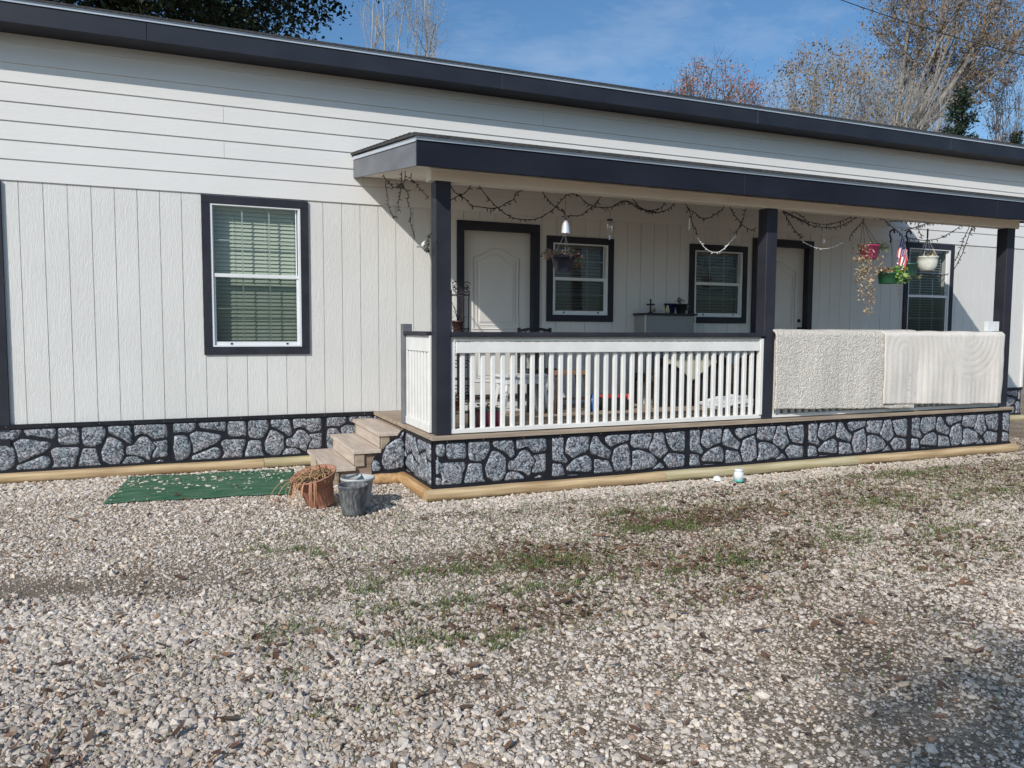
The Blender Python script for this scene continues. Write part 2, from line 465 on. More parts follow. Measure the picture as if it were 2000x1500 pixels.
def stones(mb, o, ax, x0, x1, kind, start, dep, rnd, zlo=.112, zhi=.505, sgn=1):
    """raised stones of one skirting panel; o = fixed coordinate of the face, ax = 'x' runs along x or 'y' along y"""
    for p in (STA if kind == 'A' else STB):
        q = [(start + sgn * a, z) for a, z in p]
        if sgn < 0: q = q[::-1]
        for (axis, val, g) in ((0, x0, True), (0, x1, False), (1, zlo, True), (1, zhi, False)):
            if len(q) >= 3: q = clip_poly(q, axis, val, g)
        if len(q) < 3: continue
        # refine the outline
        cx0 = sum(t[0] for t in q) / len(q); cz0 = sum(t[1] for t in q) / len(q)
        gr_ = []
        for t in q:
            dd_ = math.hypot(t[0] - cx0, t[1] - cz0) + 1e-6
            kk_ = 1 + .0075 / dd_
            gr_.append((min(max(cx0 + (t[0] - cx0) * kk_, x0), x1), min(max(cz0 + (t[1] - cz0) * kk_, zlo), zhi)))
        q = gr_
        fine = []
        for i in range(len(q)):
            a, b = Vector(q[i]), Vector(q[(i + 1) % len(q)])
            n = max(1, int((b - a).length / .018))
            for t in range(n):
                c = a.lerp(b, t / n)
                fine.append((c.x + rnd.uniform(-.0025, .0025), c.y + rnd.uniform(-.0025, .0025)))
        if len(fine) < 5 or max(f[0] for f in fine) - min(f[0] for f in fine) < .022: continue
        # two smoothing passes round the corners
        for _ in range(1):
            fine = [((fine[i - 1][0] + 2 * fine[i][0] + fine[(i + 1) % len(fine)][0]) / 4, (fine[i - 1][1] + 2 * fine[i][1] + fine[(i + 1) % len(fine)][1]) / 4) for i in range(len(fine))]
        cx = sum(f[0] for f in fine) / len(fine); cz = sum(f[1] for f in fine) / len(fine)
        size = max(.03, min(max(f[0] for f in fine) - min(f[0] for f in fine), max(f[1] for f in fine) - min(f[1] for f in fine)))
        n = len(fine); vs = []
        for (ins, d) in ((0, 0), (.006, .008), (.018, .012), (.045, .013)):
            s = max(.05, 1 - 2 * ins / size)
            for (x, z) in fine:
                xx, zz = cx + (x - cx) * s, cz + (z - cz) * s
                dd = d + (rnd.uniform(-.0015, .0015) if d else 0)
                vs.append((xx, o - dd * dep, zz) if ax == 'x' else (o - dd * dep, xx, zz))
        vs.append((cx, o - .013 * dep, cz) if ax == 'x' else (o - .013 * dep, cx, cz))
        fs = []
        for r in range(3):
            for i in range(n):
                a, b = r * n + i, r * n + (i + 1) % n
                fs.append((a, b, b + n, a + n))
        for i in range(n):
            fs.append((3 * n + i, 3 * n + (i + 1) % n, 4 * n))
        mb.add(vs, fs, True)
def blob(poly, o, dep=1):
    global STA
    keep = STA
    STA = [[(a, b) for a, b in poly]]
    stones(mb, o, 'x', -99, 99, 'A', 0, dep, rnd, 0, 9)
    STA = keep
rnd = random.Random(11)
def nails(mb, x0, x1, y, z):
    mb.cur = 1; x = x0 + .12
    while x < x1 - .05:
        mb.box(x, x + .008, y - .002, y + .0005, z - .004, z + .004); x += rnd.uniform(.26, .46)
    mb.cur = 0
# house skirting, in panels
for i, (x0, x1, st) in enumerate([(HX0, -4.835, -6.402), (-4.829, -3.268, -4.835), (-3.262, -1.701, -3.268), (-1.695, -.134, -1.698), (-.128, 1.430, -.131), (1.436, 2.06, 1.433), (9.62, 10.9, 9.5), (10.91, 12.48, 10.91), (12.486, HX1, 12.484)]):
    mb = MB()
    mb.box(x0, x1, W - .020, W + .008, .07, .549)
    sk = mb.build('skirting_panel', M['black'], house)
    mb = MB()
    stones(mb, W - .021, 'x', x0 + .02, x1 - .02, 'A', st, 1, rnd)
    mb.build('stone_relief', M['stone'], sk)
mb = MB()
for a_, b_ in ((HX0, 2.015), (9.62, HX1 + .01)):
    mb = MB(); mb.box(a_, b_, W - .036, W - .0005, .517, .556); nails(mb, a_, b_, W - .036, .538); mb.build('skirting_trim', [M['black'], M['silver']], house)
    mb = MB(); mb.box(a_, b_, W - .034, W - .0215, .075, .118); mb.build('skirting_trim', M['black'], house)

# eave, fascia, roof
EO = .345
mb = MB(); mb.box(HX0 - .3, HX1 + .42, W - EO + .022, W + .002, 4.240, 4.255); mb.build('soffit', M['dark'], house)
mb = MB()
for a, b in ((HX0 - .3, -3.9), (-3.897, -.24), (-.237, 3.42), (3.423, 7.08), (7.083, 10.74), (10.743, HX1 + .42)):
    mb.box(a, b, W - EO, W - EO + .021, 4.226, 4.424)
mb.build('fascia', M['darkh'], house, .003)
mb = MB(); mb.box(HX0 - .31, HX1 + .43, W - EO - .012, W - EO - .001, 4.402, 4.424); mb.box(HX0 - .31, HX1 + .43, W - EO - .022, W - EO + .05, 4.4245, 4.431)
mb.build('drip_edge', M['metal'], house)
mb = MB()
x0, x1 = HX0 - .33, HX1 + .45
ym, y0, y1 = W + 4.05, W - EO - .03, W + 8.5
zr = 5.25
mb.hexa([(x0, y0, 4.432), (x1, y0, 4.432), (x0, ym, zr), (x1, ym, zr), (x0, y0, 4.452), (x1, y0, 4.452), (x0, ym, zr + .02), (x1, ym, zr + .02)])
mb.hexa([(x0, ym, zr), (x1, ym, zr), (x0, y1, 4.432), (x1, y1, 4.432), (x0, ym, zr + .02), (x1, ym, zr + .02), (x0, y1, 4.452), (x1, y1, 4.452)])
for xx in (HX0, HX1 - .12):
    mb.add([(xx, W, 4.23), (xx, W + 8.1, 4.23), (xx, ym, zr - .01), (xx + .12, W, 4.23), (xx + .12, W + 8.1, 4.23), (xx + .12, ym, zr - .01)], [(0, 1, 2), (3, 5, 4), (0, 2, 5, 3), (1, 4, 5, 2)])
mb.build('roof', M['shingle'], house)

# ---- windows
def window(x0, x1, z0, z1, tilt, drop, gl='glass', gl2='glasslow'):
    c = CAS
    mb = MB()
    fy0, fy1 = W - .026, W - .001
    mb.box(x0, x1, fy0, fy1, z1 - c, z1); mb.box(x0, x1, fy0, fy1, z0, z0 + c)
    mb.box(x0, x0 + c, fy0, fy1, z0 + c, z1 - c); mb.box(x1 - c, x1, fy0, fy1, z0 + c, z1 - c)
    win = mb.build('window', M['dark'], house, .003)
    a, b, e, f = x0 + c - .004, x1 - c + .004, z0 + c - .004, z1 - c + .004
    zm = e + (f - e) * .503
    mb = MB()
    t = .034
    ya, yb = W - .018, W + .06
    mb.box(a, b, ya, yb, f - t * .6, f); mb.box(a, b, ya, yb, e, e + t * .6)
    mb.box(a, a + t * .8, ya, yb, e + t * .6, f - t * .6); mb.box(b - t * .8, b, ya, yb, e + t * .6, f - t * .6)
    # lower sash stands nearer, upper sash behind
    s = .022
    mb.box(a + t * .8, b - t * .8, W - .006, W + .018, zm - .018, zm + .020)
    mb.box(a + t * .8, b - t * .8, W + .002, W + .017, e + t * .6, e + t * .6 + .036)
    for xx in (a + t * .8, b - t * .8 - s):
        mb.box(xx, xx + s, W + .002, W + .018, e + t * .6 + .036, zm - .018)
        mb.box(xx, xx + s * .5, W + .022, W + .04, zm + .020, f - t * .6)
    mb.build('frame', M['vinyl'], win, .002)
    for xx in (a + (b - a) * .2, a + (b - a) * .82):
        mb = MB(); mb.box(xx, xx + .02, W - .004, W + .0015, e + t * .6 + .006, e + t * .6 + .024)
        mb.build('latch', M['dark'], win)
    ia, ib = a + t * .8 + s, b - t * .8 - s
    mb = MB()
    for fr in (1 / 3, 2 / 3):
        xx = ia + (ib - ia) * fr
        mb.box(xx - .006, xx + .006, W + .030, W + .038, zm + .021, f - t * .6)
        mb.box(xx - .006, xx + .006, W + .0185, W + .0245, e + .06, zm - .02)
    zz = zm + (f - zm) * .5
    mb.box(ia, ib, W + .0305, W + .0375, zz - .006, zz + .006)
    zz = e + .06 + (zm - e - .06) * .5
    mb.box(ia, ib, W + .019, W + .024, zz - .006, zz + .006)
    mb.build('glazing_bars', M['munt'], win)
    mb = MB(); mb.add([(ia - .01, W + .028, zm), (ib + .01, W + .028, zm), (ib + .01, W + .028, f - .015), (ia - .01, W + .028, f - .015)], [(0, 1, 2, 3)])
    mb.build('glass_pane', M[gl], win)
    mb = MB(); mb.add([(ia - .001, W + .011, e + .05), (ib + .001, W + .011, e + .05), (ib + .001, W + .011, zm - .01), (ia - .001, W + .011, zm - .01)], [(0, 1, 2, 3)])
    mb.build('glass_pane', M[gl2], win)
    # blind
    mb = MB()
    yb0 = W + .135
    mb.box(ia - .02, ib + .02, yb0 - .03, yb0 + .03, f - .05, f - .005)
    z = f - .075
    dy = .024 * math.cos(tilt); dz = .024 * math.sin(tilt)
    while z > e + drop:
        sag = 0
        mb.hexa([(ia - .015, yb0 - dy, z - dz), (ib + .015, yb0 - dy, z - dz + sag), (ia - .015, yb0 + dy, z + dz), (ib + .015, yb0 + dy, z + dz + sag),
                 (ia - .015, yb0 - dy, z - dz + .0025), (ib + .015, yb0 - dy, z - dz + .0025), (ia - .015, yb0 + dy, z + dz + .0025), (ib + .015, yb0 + dy, z + dz + .0025)])
        z -= .0415
    for fr in (.22, .62, .97) if x1 - x0 > 1 else (.15, .85):
        xx = ia + (ib - ia) * fr
        mb.tube([(xx, yb0 - .028, f - .05), (xx + .004, yb0 - .028, z)], .0018, 4)
    mb.build('blind', M['blind'] if gl in ('glass', 'glassn') else M['blindg'], win)
    return win
window(*WIN['a'], R(62), .03)
window(*WIN['b'], R(48), .03, 'glassm', 'glassd')
window(*WIN['c'], R(40), .05, 'glassm', 'glassd')
window(*WIN['d'], R(12), .05, 'glassn', 'glassd')

# ---- doors
def door(x0, x1, z1, knob_right):
    c = .088
    mb = MB()
    y0, y1 = W - .026, W - .001
    mb.box(x0, x1, y0, y1, z1 - c - .012, z1)
    mb.box(x0, x0 + c, y0, y1, .60, z1 - c - .012); mb.box(x1 - c, x1, y0, y1, .60, z1 - c - .012)
    # jambs
    a, b, t = x0 + c - .004, x1 - c + .004, z1 - c - .008
    mb.box(a - .04, a, W, W + .11, .60, t); mb.box(b, b + .04, W, W + .11, .60, t); mb.box(a - .04, b + .04, W, W + .11, t, t + .03)
    cas = mb.build('door', M['dark'], house, .002)
    leaf = MB()
    ly = W + .078
    leaf.box(a + .003, b - .003, ly, ly + .045, .70, t - .003)
    w = b - a
    px0, px1 = a + w * .17, b - w * .17
    def arch(inset, zlo, zhi, rise):
        xa, xb = px0 + inset, px1 - inset
        pts = [(xa, zlo + inset), (xa, zhi - inset)]
        if rise:
            n = 14
            for i in range(1, n):
                u = i / n
                pts.append((xa + (xb - xa) * u, zhi - inset + rise * (math.sin(math.pi * u) ** 2 if .0 < u < 1 else 0)))
        pts += [(xb, zhi - inset), (xb, zlo + inset)]
        return pts
    for (zl, zh, rise) in ((1.50, 2.36, .11), (.86, 1.36, 0)):
        for ins, r in ((0, .010), (.045, .006)):
            q = arch(ins, zl, zh, rise)
            q = q + [q[0]]
            leaf.tube([(x, ly, z) for x, z in q], r, 6, False)
        # raised field
        q = arch(.07, zl, zh, rise)
        n = len(q)
        leaf.add([(x, ly - .0005, z) for x, z in q] + [(px0 + (x - px0) * .94 + (px1 - px0) * .03, ly - .008, (z - (zl + zh) / 2) * .95 + (zl + zh) / 2) for x, z in q],
                 [(i, (i + 1) % n, (i + 1) % n + n, i + n) for i in range(n)] + [tuple(range(n, 2 * n))])
    lf = leaf.build('door_leaf', M['door'], cas)
    kx = b - .07 if knob_right else a + .07
    Rx = Matrix.Rotation(R(90), 3, 'X')
    for kz, r in (((1.52, .028), (1.64, .026)) if x0 > 5 else ((1.36, .028),)):
        mb = MB()
        mb.lathe([(0, .0), (r * 1.1, 0), (r * 1.1, .008), (.012, .012), (.012, .035), (r, .045), (r, .06), (0, .07)] if kz < 1.6 else [(0, 0), (r, 0), (r, .015), (0, .018)], (kx, ly, kz), 14, Rx)
        mb.build('knob' if kz < 1.6 else 'deadbolt', M['wire'], cas)
    mb = MB(); mb.box(a - .03, b + .03, W - .05, W + .11, .652, .69); mb.build('threshold', M['wire'], cas)
    mb = MB(); mb.box(x0, x1, W - .01, W + .1, .50, .651); mb.build('sill_board', M['gap'], cas)
door(*DOORS['a'], False)
door(*DOORS['b'], True)

# ============================================================ THE PORCH
porch = thing('porch', 'covered front porch with charcoal posts, white baluster railing and shed roof on the white house', 'porch', (5.8, 7.6, 0))
DX0, DX1 = 2.02, 9.60
mb = MB()
y = 6.452
i = 0
while y < W - .05:
    y1 = min(y + .138, W - .012)
    js = [DX0 - .03, 5.2 + (i % 2) * 1.2, DX1 + .0] if i else [DX0 - .03, 5.63, DX1]
    for j in range(2):
        mb.box(js[j] + .002, js[j + 1] - .002, y, y1, .518, .556)
    y += .144; i += 1
mb.build('deck', M['deck'], porch, .003)
mb = MB()
mb.box(DX0 + .002, DX1 - .002, 6.53, 6.57, .25, .516)
mb.box(DX0 + .02, DX0 + .06, 6.57, W - .03, .25, .516); mb.box(DX1 - .06, DX1 - .02, 6.57, W - .03, .25, .516)
for yy in (7.2, 7.9, 8.5): mb.box(DX0 + .06, DX1 - .06, yy, yy + .04, .3, .517)
mb.build('deck_frame', M['plyw'], porch)
# skirting: front panels, left side, right side
seams = [DX0, 3.144, 4.703, 6.268, 7.847, 9.436, DX1 + .008]
for i in range(6):
    mb = MB()
    mb.box(seams[i] + .001, seams[i + 1] - .001, P - .006, P + .02, .07, .514)
    sk = mb.build('skirting_panel', M['black'], porch)
    mb = MB()
    stones(mb, P - .007, 'x', max(seams[i], DX0 + .03) + (.012 if i else 0), seams[i + 1] - .012, 'A' if i == 0 else 'B', (3.144 - PW) if i == 0 else seams[i], 1, rnd, zhi=.488)
    if i == 0:
        for q in ([(2.045, .475), (2.115, .478), (2.128, .41), (2.10, .365), (2.06, .385), (2.045, .40)], [(2.043, .345), (2.09, .30), (2.105, .27), (2.043, .20)], [(2.043, .18), (2.043, .13), (2.07, .118), (2.105, .12), (2.09, .16), (2.065, .185)]):
            blob(q, P - .007)
    mb.build('stone_relief', M['stone'], sk)
mb = MB(); mb.box(DX0 - .012, DX0 + .001, P + .022, 7.41, .07, .512); sk = mb.build('skirting_panel', M['black'], porch)
mb = MB(); stones(mb, DX0 - .013, 'y', P + .03, 7.39, 'B', 7.55, 1, rnd, zhi=.49, sgn=-1); mb.build('stone_relief', M['stone'], sk)
mb = MB(); mb.box(DX1 + .008, DX1 + .02, P + .022, W - .04, .07, .512); sk = mb.build('skirting_panel', M['black'], porch)
mb = MB()
stones(mb, DX1 + .021, 'y', P + .03, 8.0, 'B', 6.45, -1, rnd, zhi=.49); mb.build('stone_relief', M['stone'], sk)
mb = MB()
for q_ in ((DX0 - .002, DX1 + .02, P - .022, P - .0065, .488, .515), (DX0 - .024, DX1 + .02, P - .022, P - .0065, .075, .114), (DX0 - .026, DX0 - .0125, P - .006, 7.42, .488, .511), (DX0 - .026, DX0 - .0125, P - .006, 7.42, .075, .114)):
    mb = MB(); mb.box(*q_)
    if q_[1] > 9 and q_[4] > .4: nails(mb, q_[0], q_[1], q_[2], .503)
    mb.build('skirting_trim', [M['black'], M['silver']], porch)
# posts
for x in (2.045, 5.660, 9.405):
    mb = MB(); mb.box(x, x + .14, P, P + .14, .557, 2.772); mb.build('post', M['dark'], porch, .005)
mb = MB(); mb.box(2.0, 2.092, 7.43, 7.52, .557, 1.545); mb.build('newel_post', M['dark_sheen'], porch, .004)  # same charcoal with the side sheen coloured in
# beam, ceiling, roof
RX0, RX1 = 1.79, 9.96
def cz(y): return 2.842 + (y - 6.2) * .134       # underside of the ceiling
mb = MB(); mb.box(2.0, 9.62, P + .004, P + .136, 2.774, 2.871); mb.build('beam', M['taupe'], porch, .003)
mb = MB()
ys = [6.222, 7.05, 7.9, W - .017]
for i in range(3):
    a, b = ys[i], ys[i + 1] - .004
    mb.hexa([(RX0 + .03, a, cz(a)), (RX1 - .03, a, cz(a)), (RX0 + .03, b, cz(b)), (RX1 - .03, b, cz(b)), (RX0 + .03, a, cz(a) + .012), (RX1 - .03, a, cz(a) + .012), (RX0 + .03, b, cz(b) + .012), (RX1 - .03, b, cz(b) + .012)])
mb.build('ceiling', M['taupe'], porch)
mb = MB()
for a, b in ((RX0, 5.1), (5.102, 8.76), (8.762, RX1)):
    mb.box(a, b, 6.198, 6.22, 2.822, 3.036)
mb.build('fascia', M['darkf'], porch, .003)
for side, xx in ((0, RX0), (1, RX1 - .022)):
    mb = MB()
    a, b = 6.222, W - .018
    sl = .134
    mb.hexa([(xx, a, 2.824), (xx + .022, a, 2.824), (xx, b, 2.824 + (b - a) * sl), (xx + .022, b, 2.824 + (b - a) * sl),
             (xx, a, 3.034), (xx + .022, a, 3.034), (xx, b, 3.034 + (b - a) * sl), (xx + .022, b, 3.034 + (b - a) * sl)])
    f_ = mb.build('fascia', M['dark_sheen'] if side == 0 else M['darkh'], porch)  # left board is tinted lighter to stand for its glancing sheen
    if side == 0: f_['label'] = 'charcoal fascia board, its side sheen coloured in as grey, on the left edge of the porch roof'
mb = MB()
mb.box(RX0 - .012, RX1 + .012, 6.186, 6.197, 3.026, 3.044)
mb.box(RX0 - .012, RX1 + .012, 6.172, 6.25, 3.0445, 3.050)
sl = .134
for xx in (RX0 - .010, RX1 + .002):
    mb.hexa([(xx, 6.198, 3.015), (xx + .008, 6.198, 3.015), (xx, W - .02, 3.015 + 2.5 * sl), (xx + .008, W - .02, 3.015 + 2.5 * sl), (xx, 6.198, 3.05), (xx + .008, 6.198, 3.05), (xx, W - .02, 3.05 + 2.5 * sl), (xx + .008, W - .02, 3.05 + 2.5 * sl)])
mb.build('drip_edge', M['metal'], porch)
mb = MB()
mb.hexa([(RX0 - .03, 6.165, 3.051), (RX1 + .03, 6.165, 3.051), (RX0 - .03, W - .018, 3.060 + 2.54 * sl), (RX1 + .03, W - .018, 3.060 + 2.54 * sl),
         (RX0 - .03, 6.165, 3.078), (RX1 + .03, 6.165, 3.078), (RX0 - .03, W - .018, 3.078 + 2.54 * sl), (RX1 + .03, W - .018, 3.078 + 2.54 * sl)])
yy = 6.3
while yy < 8.65:
    mb.hexa([(RX0 - .034, yy, 3.0785 + (yy - 6.165) * sl), (RX1 + .034, yy, 3.0785 + (yy - 6.165) * sl), (RX0 - .034, yy + .13, 3.0785 + (yy - 6.035) * sl), (RX1 + .034, yy + .13, 3.0785 + (yy - 6.035) * sl),
             (RX0 - .034, yy, 3.0865 + (yy - 6.165) * sl), (RX1 + .034, yy, 3.0865 + (yy - 6.165) * sl), (RX0 - .034, yy + .13, 3.0805 + (yy - 6.035) * sl), (RX1 + .034, yy + .13, 3.0805 + (yy - 6.035) * sl)])
    yy += .14
mb.build('roof', M['shingle'], porch)

# railings
def railing(xa, xb, label):
    mb = MB()
    mb.box(xa, xb, P - .028, P + .115, 1.432, 1.472)
    cap = mb.build('railing', M['dark'], porch, .004)
    cap['label'] = label
    mb = MB()
    mb.box(xa, xb, P + .036, P + .074, 1.385, 1.431)            # under-rail, recessed
    mb.box(xa + .035, xb - .035, P + .012, P + .0355, 1.400, 1.412)  # small bead
    mb.box(xa + .05, xb - .045, P + .008, P + .034, 1.283, 1.380)
    mb.box(xa, xb, P + .012, P + .076, .565, .604)
    mb.box(xa + .001, xa + .042, P + .02, P + .06, .604, 1.385); mb.box(xb - .040, xb - .001, P - .004, P + .06, .604, 1.412)
    mb.build('rail_frame', M['white'], cap, .003)
    n = int(round((xb - xa - .13) / .0988))
    st = (xb - xa - .13) / n
    for i in range(n + (0 if True else 1)):
        x = xa + .10 + i * st
        if x > xb - .07: break
        mb = MB()
        dx = rnd.uniform(-.002, .002)
        mb.box(x + dx, x + dx + .040, P + .036, P + .072, .603, 1.384)
        mb.build('baluster', M['white'], cap, .004)
railing(2.187, 5.658, 'long white railing between the left and middle porch posts')
railing(5.802, 9.403, 'white railing under the two cream rugs')
# short side railing by the steps
mb = MB(); mb.box(2.0, 2.12, 6.642, 7.428, 1.438, 1.474)
cap = mb.build('railing', M['dark'], porch, .003); cap['label'] = 'short white railing on the left side of the porch by the steps'
mb = MB()
mb.box(2.030, 2.055, 6.642, 7.428, 1.290, 1.436); mb.box(2.022, 2.075, 6.642, 7.428, .565, .640)
mb.box(2.03, 2.07, 6.642, 6.675, .64, 1.29); mb.box(2.03, 2.07, 7.395, 7.428, .64, 1.29)
mb.build('rail_frame', M['white'], cap, .003)
for i in range(7):
    y = 6.70 + i * .0985
    mb = MB(); mb.box(2.036, 2.072, y, y + .040, .639, 1.291); mb.build('baluster', M['white'], cap, .003)

# ============================================================ STEPS
steps = thing('wooden_steps', 'three weathered wooden steps climbing along the white wall to the porch', 'steps', (1.6, 8.0, 0))
SY0, SY1 = 7.425, W - .045
for k, (x, z) in enumerate(((1.245, .163), (1.495, .322), (1.745, .482))):
    x1 = 2.005
    mb = MB()
    ym = SY0 - .02 + (SY1 - SY0) * .0
    mb.box(x, x1 if k == 2 else x + .2755, SY0 - .028, SY1, z - .038, z)
    mb.build('tread', M['step'], steps, .005)
    mb = MB()
    mb.box(x + .026, x + .045, SY0 + .002, SY1 - .004, 0.0 if k == 0 else z - .159, z - .0385)
    mb.build('riser', M['step'], steps)
for ya_, yb_ in ((SY0 + .012, SY0 + .045), (SY1 - .045, SY1 - .012)):
    mb = MB()
    for (x0, x1, z1) in ((1.29, 1.5212, .124), (1.521, 1.7712, .283), (1.771, 2.0, .443)):
        mb.box(x0, x1, ya_, yb_, .0, z1)
    mb.build('stringer', M['plyw'], steps)
for x, z0, z1 in ((1.272, .0, .124), (1.522, .162, .283), (1.772, .321, .443)):
    mb = MB(); mb.box(x, x + .085, SY0 - .012, SY0 + .0115, z0, z1); mb.build('corner_block', M['deck'], steps, .003)
# skirting wing beside the steps
mb = MB()
q = [(1.672, .07), (2.0, .07), (2.0, .512), (1.965, .50), (1.93, .45), (1.86, .41), (1.80, .345), (1.77, .29), (1.70, .255), (1.668, .19)]
n = len(q)
mb.add([(x, SY0 - .030, z) for x, z in q] + [(x, SY0 - .045, z) for x, z in q], [tuple(range(n)), tuple(range(n, 2 * n))[::-1]] + [(i, i + n, (i + 1) % n + n, (i + 1) % n) for i in range(n)])
wing = mb.build('skirting_wing', M['black'], porch)
mb = MB()
blob([(1.775, .20), (1.80, .13), (1.86, .122), (1.99, .14), (1.99, .36), (1.955, .425), (1.90, .405), (1.82, .35), (1.785, .27)], SY0 - .046)
blob([(1.682, .118), (1.755, .118), (1.75, .16), (1.725, .215), (1.69, .222), (1.675, .18)], SY0 - .046)
blob([(1.95, .43), (1.99, .44), (1.99, .49), (1.97, .475)], SY0 - .046)
mb.build('stone_relief', M['stone'], wing)
mb = MB(); mb.box(1.668, 2.012, SY0 - .058, SY0 - .0455, .072, .112); mb.build('skirting_trim', M['black'], wing)

# ============================================================ LANDSCAPE TIMBERS
def timber(a, b, r, m, label):
    a = Vector(a); b = Vector(b)
    mb = MB()
    n = max(3, int((b - a).length / .35))
    pts = [a.lerp(b, i / n) + Vector((0, 0, rnd.uniform(-.003, .003))) for i in range(n + 1)]
    # rounded, slightly flattened section
    d = (b - a).normalized(); sdv = d.cross(Vector((0, 0, 1)))
    K = 14; vs = []; fs = []
    for p in pts:
        for k in range(K):
            t = 2 * math.pi * k / K
            cx_, cz_ = math.copysign(abs(math.cos(t)) ** .8, math.cos(t)), math.copysign(abs(math.sin(t)) ** .62, math.sin(t))
            vs.append(p + sdv * r * 1.15 * cx_ + Vector((0, 0, r * cz_)))
    for i in range(len(pts) - 1):
        for k in range(K):
            u, v = i * K + k, i * K + (k + 1) % K
            fs.append((u, v, v + K, u + K))
    mb.add(vs, fs, True)
    mb.add([v for v in vs[:K]], [tuple(range(K))]); mb.add([v for v in vs[-K:]], [tuple(range(K))])
    o = mb.build('landscape_timber', m, None, base=(a + b) / 2)
    return tag(o, label, 'timber', 'timbers along the foot of the skirting')
timber((-4.2, 8.655, .044), (-1.87, 8.655, .044), .052, M['log'], 'pale timber lying at the foot of the wall, left of the corner board')
timber((-1.865, 8.655, .044), (.78, 8.65, .044), .052, M['log'], 'long pale timber under the stone skirting along the left wall, behind the green mat')
timber((.785, 8.65, .044), (1.36, 8.655, .044), .052, M['log2'], 'short greenish timber against the house skirting, ending beside the steps')
timber((1.66, 7.33, .043), (1.93, 7.33, .043), .05, M['logy'], 'very short orange timber behind the buckets, beside the steps')
timber((1.965, 7.40, .043), (1.965, 6.47, .043), .05, M['logy'], 'yellow timber running along the left side of the porch')
timber((1.92, 6.425, .043), (4.37, 6.425, .043), .052, M['log'], 'orange-tan timber at the front left foot of the porch, from the corner')
timber((4.375, 6.425, .043), (6.95, 6.43, .044), .052, M['log2'], 'greenish-tan middle timber under the porch front, behind the white jar')
timber((6.955, 6.43, .043), (9.62, 6.43, .044), .052, M['log'], 'tan timber at the right foot of the porch front, below the rugs')
timber((9.75, 8.655, .044), (13.1, 8.655, .044), .052, M['log2'], 'timber at the foot of the house wall right of the porch')
# ============================================================ GROUND
def gauss(x, y, lst):
    v = np.zeros_like(x)
    for (cx, cy, rx, ry, a) in lst:
        v = np.maximum(v, a * np.exp(-(((x - cx) / rx) ** 2 + ((y - cy) / ry) ** 2)))
    return v
class Noise2:
    def __init__(s, seed, n=256):
        s.g = np.random.RandomState(seed).rand(n, n); s.n = n
    def at(s, x, y):
        xi = np.floor(x).astype(int); yi = np.floor(y).astype(int)
        fx = x - xi; fy = y - yi
        fx = fx * fx * (3 - 2 * fx); fy = fy * fy * (3 - 2 * fy)
        g, n = s.g, s.n
        a = g[xi % n, yi % n]; b = g[(xi + 1) % n, yi % n]; c = g[xi % n, (yi + 1) % n]; d = g[(xi + 1) % n, (yi + 1) % n]
        return (a * (1 - fx) + b * fx) * (1 - fy) + (c * (1 - fx) + d * fx) * fy
    def fbm(s, x, y, o=4):
        v = 0; a = .5
        for i in range(o):
            v = v + a * s.at(x * 2 ** i + 13.7 * i, y * 2 ** i + 5.1 * i); a *= .5
        return v / (1 - .5 ** o)
N1, N2, N3 = Noise2(1), Noise2(2), Noise2(3)
SAND = [(-1.0, 5.05, 1.0, .26, 1.0), (-.15, 4.75, .7, .22, .9), (.62, 4.45, .55, .22, .95), (1.3, 4.7, .5, .25, .6), (1.06, 3.05, .35, .16, .5), (2.5, 5.75, .8, .22, .55), (1.8, 6.0, .5, .3, .5), (2.9, 2.6, .35, .25, .6), (4.0, 5.9, 1.4, .18, .6), (3.7, 5.0, .5, .3, .6), (7.5, 5.9, 2.0, .3, .5), (2.5, 2.1, .5, .3, .5), (3.4, 2.9, .5, .3, .45), (-1.3, 7.9, 1.2, .25, .3)]
LEAFY = [(2.3, 4.5, .75, .5, 1.0), (3.3, 4.2, 1.0, .55, 1.0), (3.9, 5.1, 1.1, .5, 1.0), (5.5, 5.0, 1.6, .7, .85), (2.9, 3.5, .7, .35, .75), (1.5, 3.7, .7, .35, .75), (7.5, 5.2, 2.0, .8, .8), (.6, 3.75, .7, .4, .5), (-.3, 3.3, 1.0, .7, .5), (.4, 2.9, .8, .4, .4), (3.0, 2.7, .8, .5, .35), (5.0, 3.7, .9, .6, .6), (10, 6.5, 2, 1.5, .6)]
GRASS = [(.62, 5.32, .28, .12, .9), (.95, 5.15, .3, .1, .5), (1.37, 4.38, .45, .14, 1.0), (.65, 3.89, .35, .16, .9), (1.14, 3.48, .28, .14, .95), (1.37, 3.32, .12, .10, .9), (2.22, 4.36, .45, .18, .8), (3.32, 4.9, .4, .16, .9), (3.11, 3.95, .3, .15, .8), (6.9, 5.74, .8, .16, .8), (7.03, 4.82, .6, .2, .7), (1.71, 4.0, .25, .12, .7), (3.41, 5.4, .22, .1, .9), (2.37, 6.2, .10, .05, 1.0), (5.16, 4.0, .3, .15, .7), (2.0, 3.95, .35, .12, .6), (5.9, 4.9, .7, .3, .55), (.2, 4.5, .12, .08, .6), (4.3, 4.2, .5, .2, .6), (1.75, 6.15, .12, .07, .6), (.25, 3.25, .12, .08, .4), (.55, 2.95, .14, .08, .5), (1.0, 4.0, .4, .14, .7)]
def masks(x, y):
    w1 = (N1.fbm(x * 2.2, y * 2.2) - .5); w2 = (N2.fbm(x * 2.2 + 9, y * 2.2) - .5)
    xx, yy = x + w1 * .7, y + w2 * .35
    s = gauss(xx, yy, SAND); l = gauss(xx, yy, LEAFY); g = gauss(xx, yy, GRASS)
    return np.clip(s, 0, 1), np.clip(l, 0, 1), np.clip(g, 0, 1)
